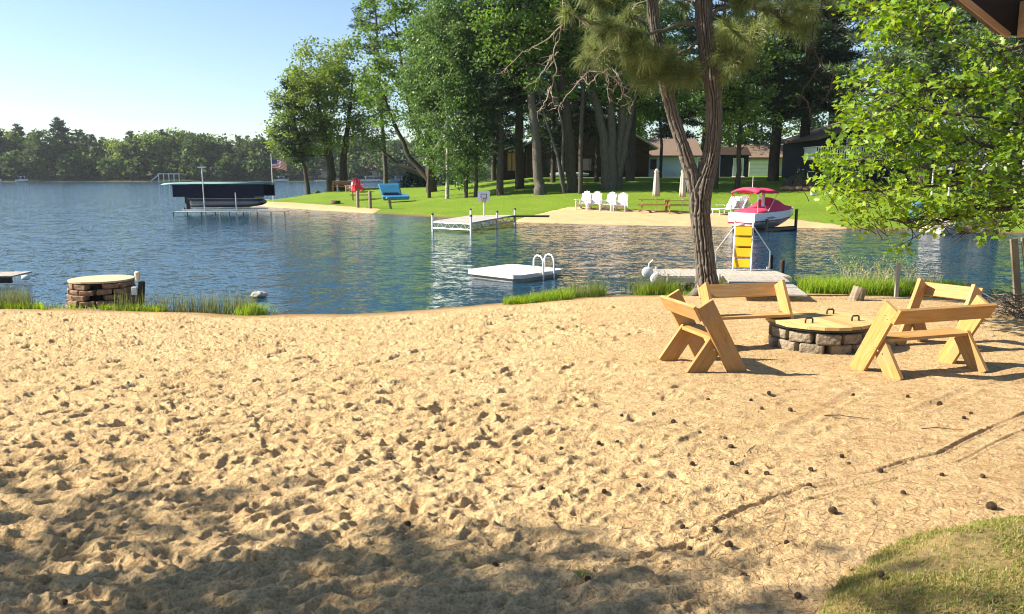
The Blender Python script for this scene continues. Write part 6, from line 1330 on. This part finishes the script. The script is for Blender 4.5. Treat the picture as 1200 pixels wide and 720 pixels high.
cms = [cone_mesh(s) for s in range(3)]
cones = [(1122, 600, 30, 'largest pine cone, standing upright by the turf at the far right'), (753, 602, 0, 0)]
CN = [(1161, 600, 17, 'big upright pine cone above the turf at the far right edge'), (976, 602, 15, 'round dark pine cone on the sand left of the dappled shade patch'), (854, 641, 14, 'pine cone at the lower end of the drag mark, by the shade edge'), (1029, 706, 13, 'pine cone lying on the turf corner'), (935, 699, 13, 'pine cone in the shade just left of the turf corner'),
      (948, 572, 11, 'pine cone resting against the drag mark, halfway along it'), (1031, 554, 10, 'pine cone inside the upper end of the first drag mark'), (1058, 581, 8, 'pine cone at the top edge of the dappled shade patch'), (1151, 561, 9, 'lone pine cone on clean sand right of the drag mark'), (478, 610, 11, 'lone pine cone near the shade edge at the middle of the trodden sand'), (580, 655, 10, 'pine cone in the shade beside the tiny sprout'), (75, 702, 9, 'pine cone in the shade at the bottom left corner'), (689, 678, 9, 'pine cone in the shade beside the thin green sprout'),
      (1101, 474, 9, 'pine cone on sand just below the wide bench'), (926, 481, 8, 'pine cone on sand below the fire pit'), (901, 462, 7, 'pine cone on sand below the narrow left seat, nearest to it')]
S1 = 'small dark pine cone among the loose scatter on the sunlit sand below the benches'; S2 = 'small dark pine cone among the sparse ones on the trodden sand left of the scatter'
for x, y, s in [(460, 137, 7), (560, 140, 6), (585, 157, 6), (257, 174, 6), (332, 172, 7), (378, 187, 8), (440, 208, 6), (500, 225, 8), (513, 248, 9), (423, 289, 6), (550, 309, 7), (597, 314, 9), (700, 304, 7), (773, 274, 7), (790, 287, 5), (927, 132, 6), (1059, 180, 7), (1076, 169, 6), (1007, 317, 6), (400, 435, 8), (476, 442, 7), (543, 548, 6), (644, 470, 7), (416, 481, 9), (800, 124, 5), (515, 292, 5)]: CN.append((600+x/2, 400+y/2, s, S1))
for x, y, s in [(203, 237, 8), (247, 232, 7), (116, 252, 6), (297, 337, 8), (216, 354, 8), (68, 334, 6)]: CN.append((600+x/2, 400+y/2, s, S2))
for x, y, s in [(510, 556, 6), (583, 537, 7), (457, 533, 6), (520, 505, 5), (430, 480, 5)]: CN.append((x, y, s, S2))
for i, (px, py, s, lb) in enumerate(CN):
    p = on_sand(px, py)
    if lb.endswith('turf corner') and 'lying on' in lb: p[2] = float(z_turf(p[0], p[1], .3))
    r = max(.016, min(.045, wpx(p, s)*.36)); o = bpy.data.objects.new('pine_cone', cms[i % 3]); C.objects.link(o); o.scale = (r,)*3; o.location = (p[0], p[1], p[2]+r*.55); o.rotation_euler = (rng.uniform(-.5, .5) if 'upright' in lb else rng.uniform(.6, 1.7), rng.uniform(-.5, .5), rng.uniform(0, 6.28))
    tag(o, lb, 'pine cone', 'pine cones scattered on the sand')

# ------------------------------------------------------------------ thin summer haze over the lake
HZ = bpy.data.materials.new('summer_haze'); HZ.use_nodes = True; N = NT(HZ); N.t.nodes.remove(N.b); pv_ = N.n('ShaderNodeVolumePrincipled'); pv_.inputs['Color'].default_value = (.80, .90, 1, 1); pv_.inputs['Density'].default_value = .00013; pv_.inputs['Anisotropy'].default_value = .3; N.l(pv_.outputs[0], N.out.inputs['Volume'])
tag(Geo().box((0, 1150, 21), (3400, 2900, 52)).obj('haze', HZ), kind='stuff')
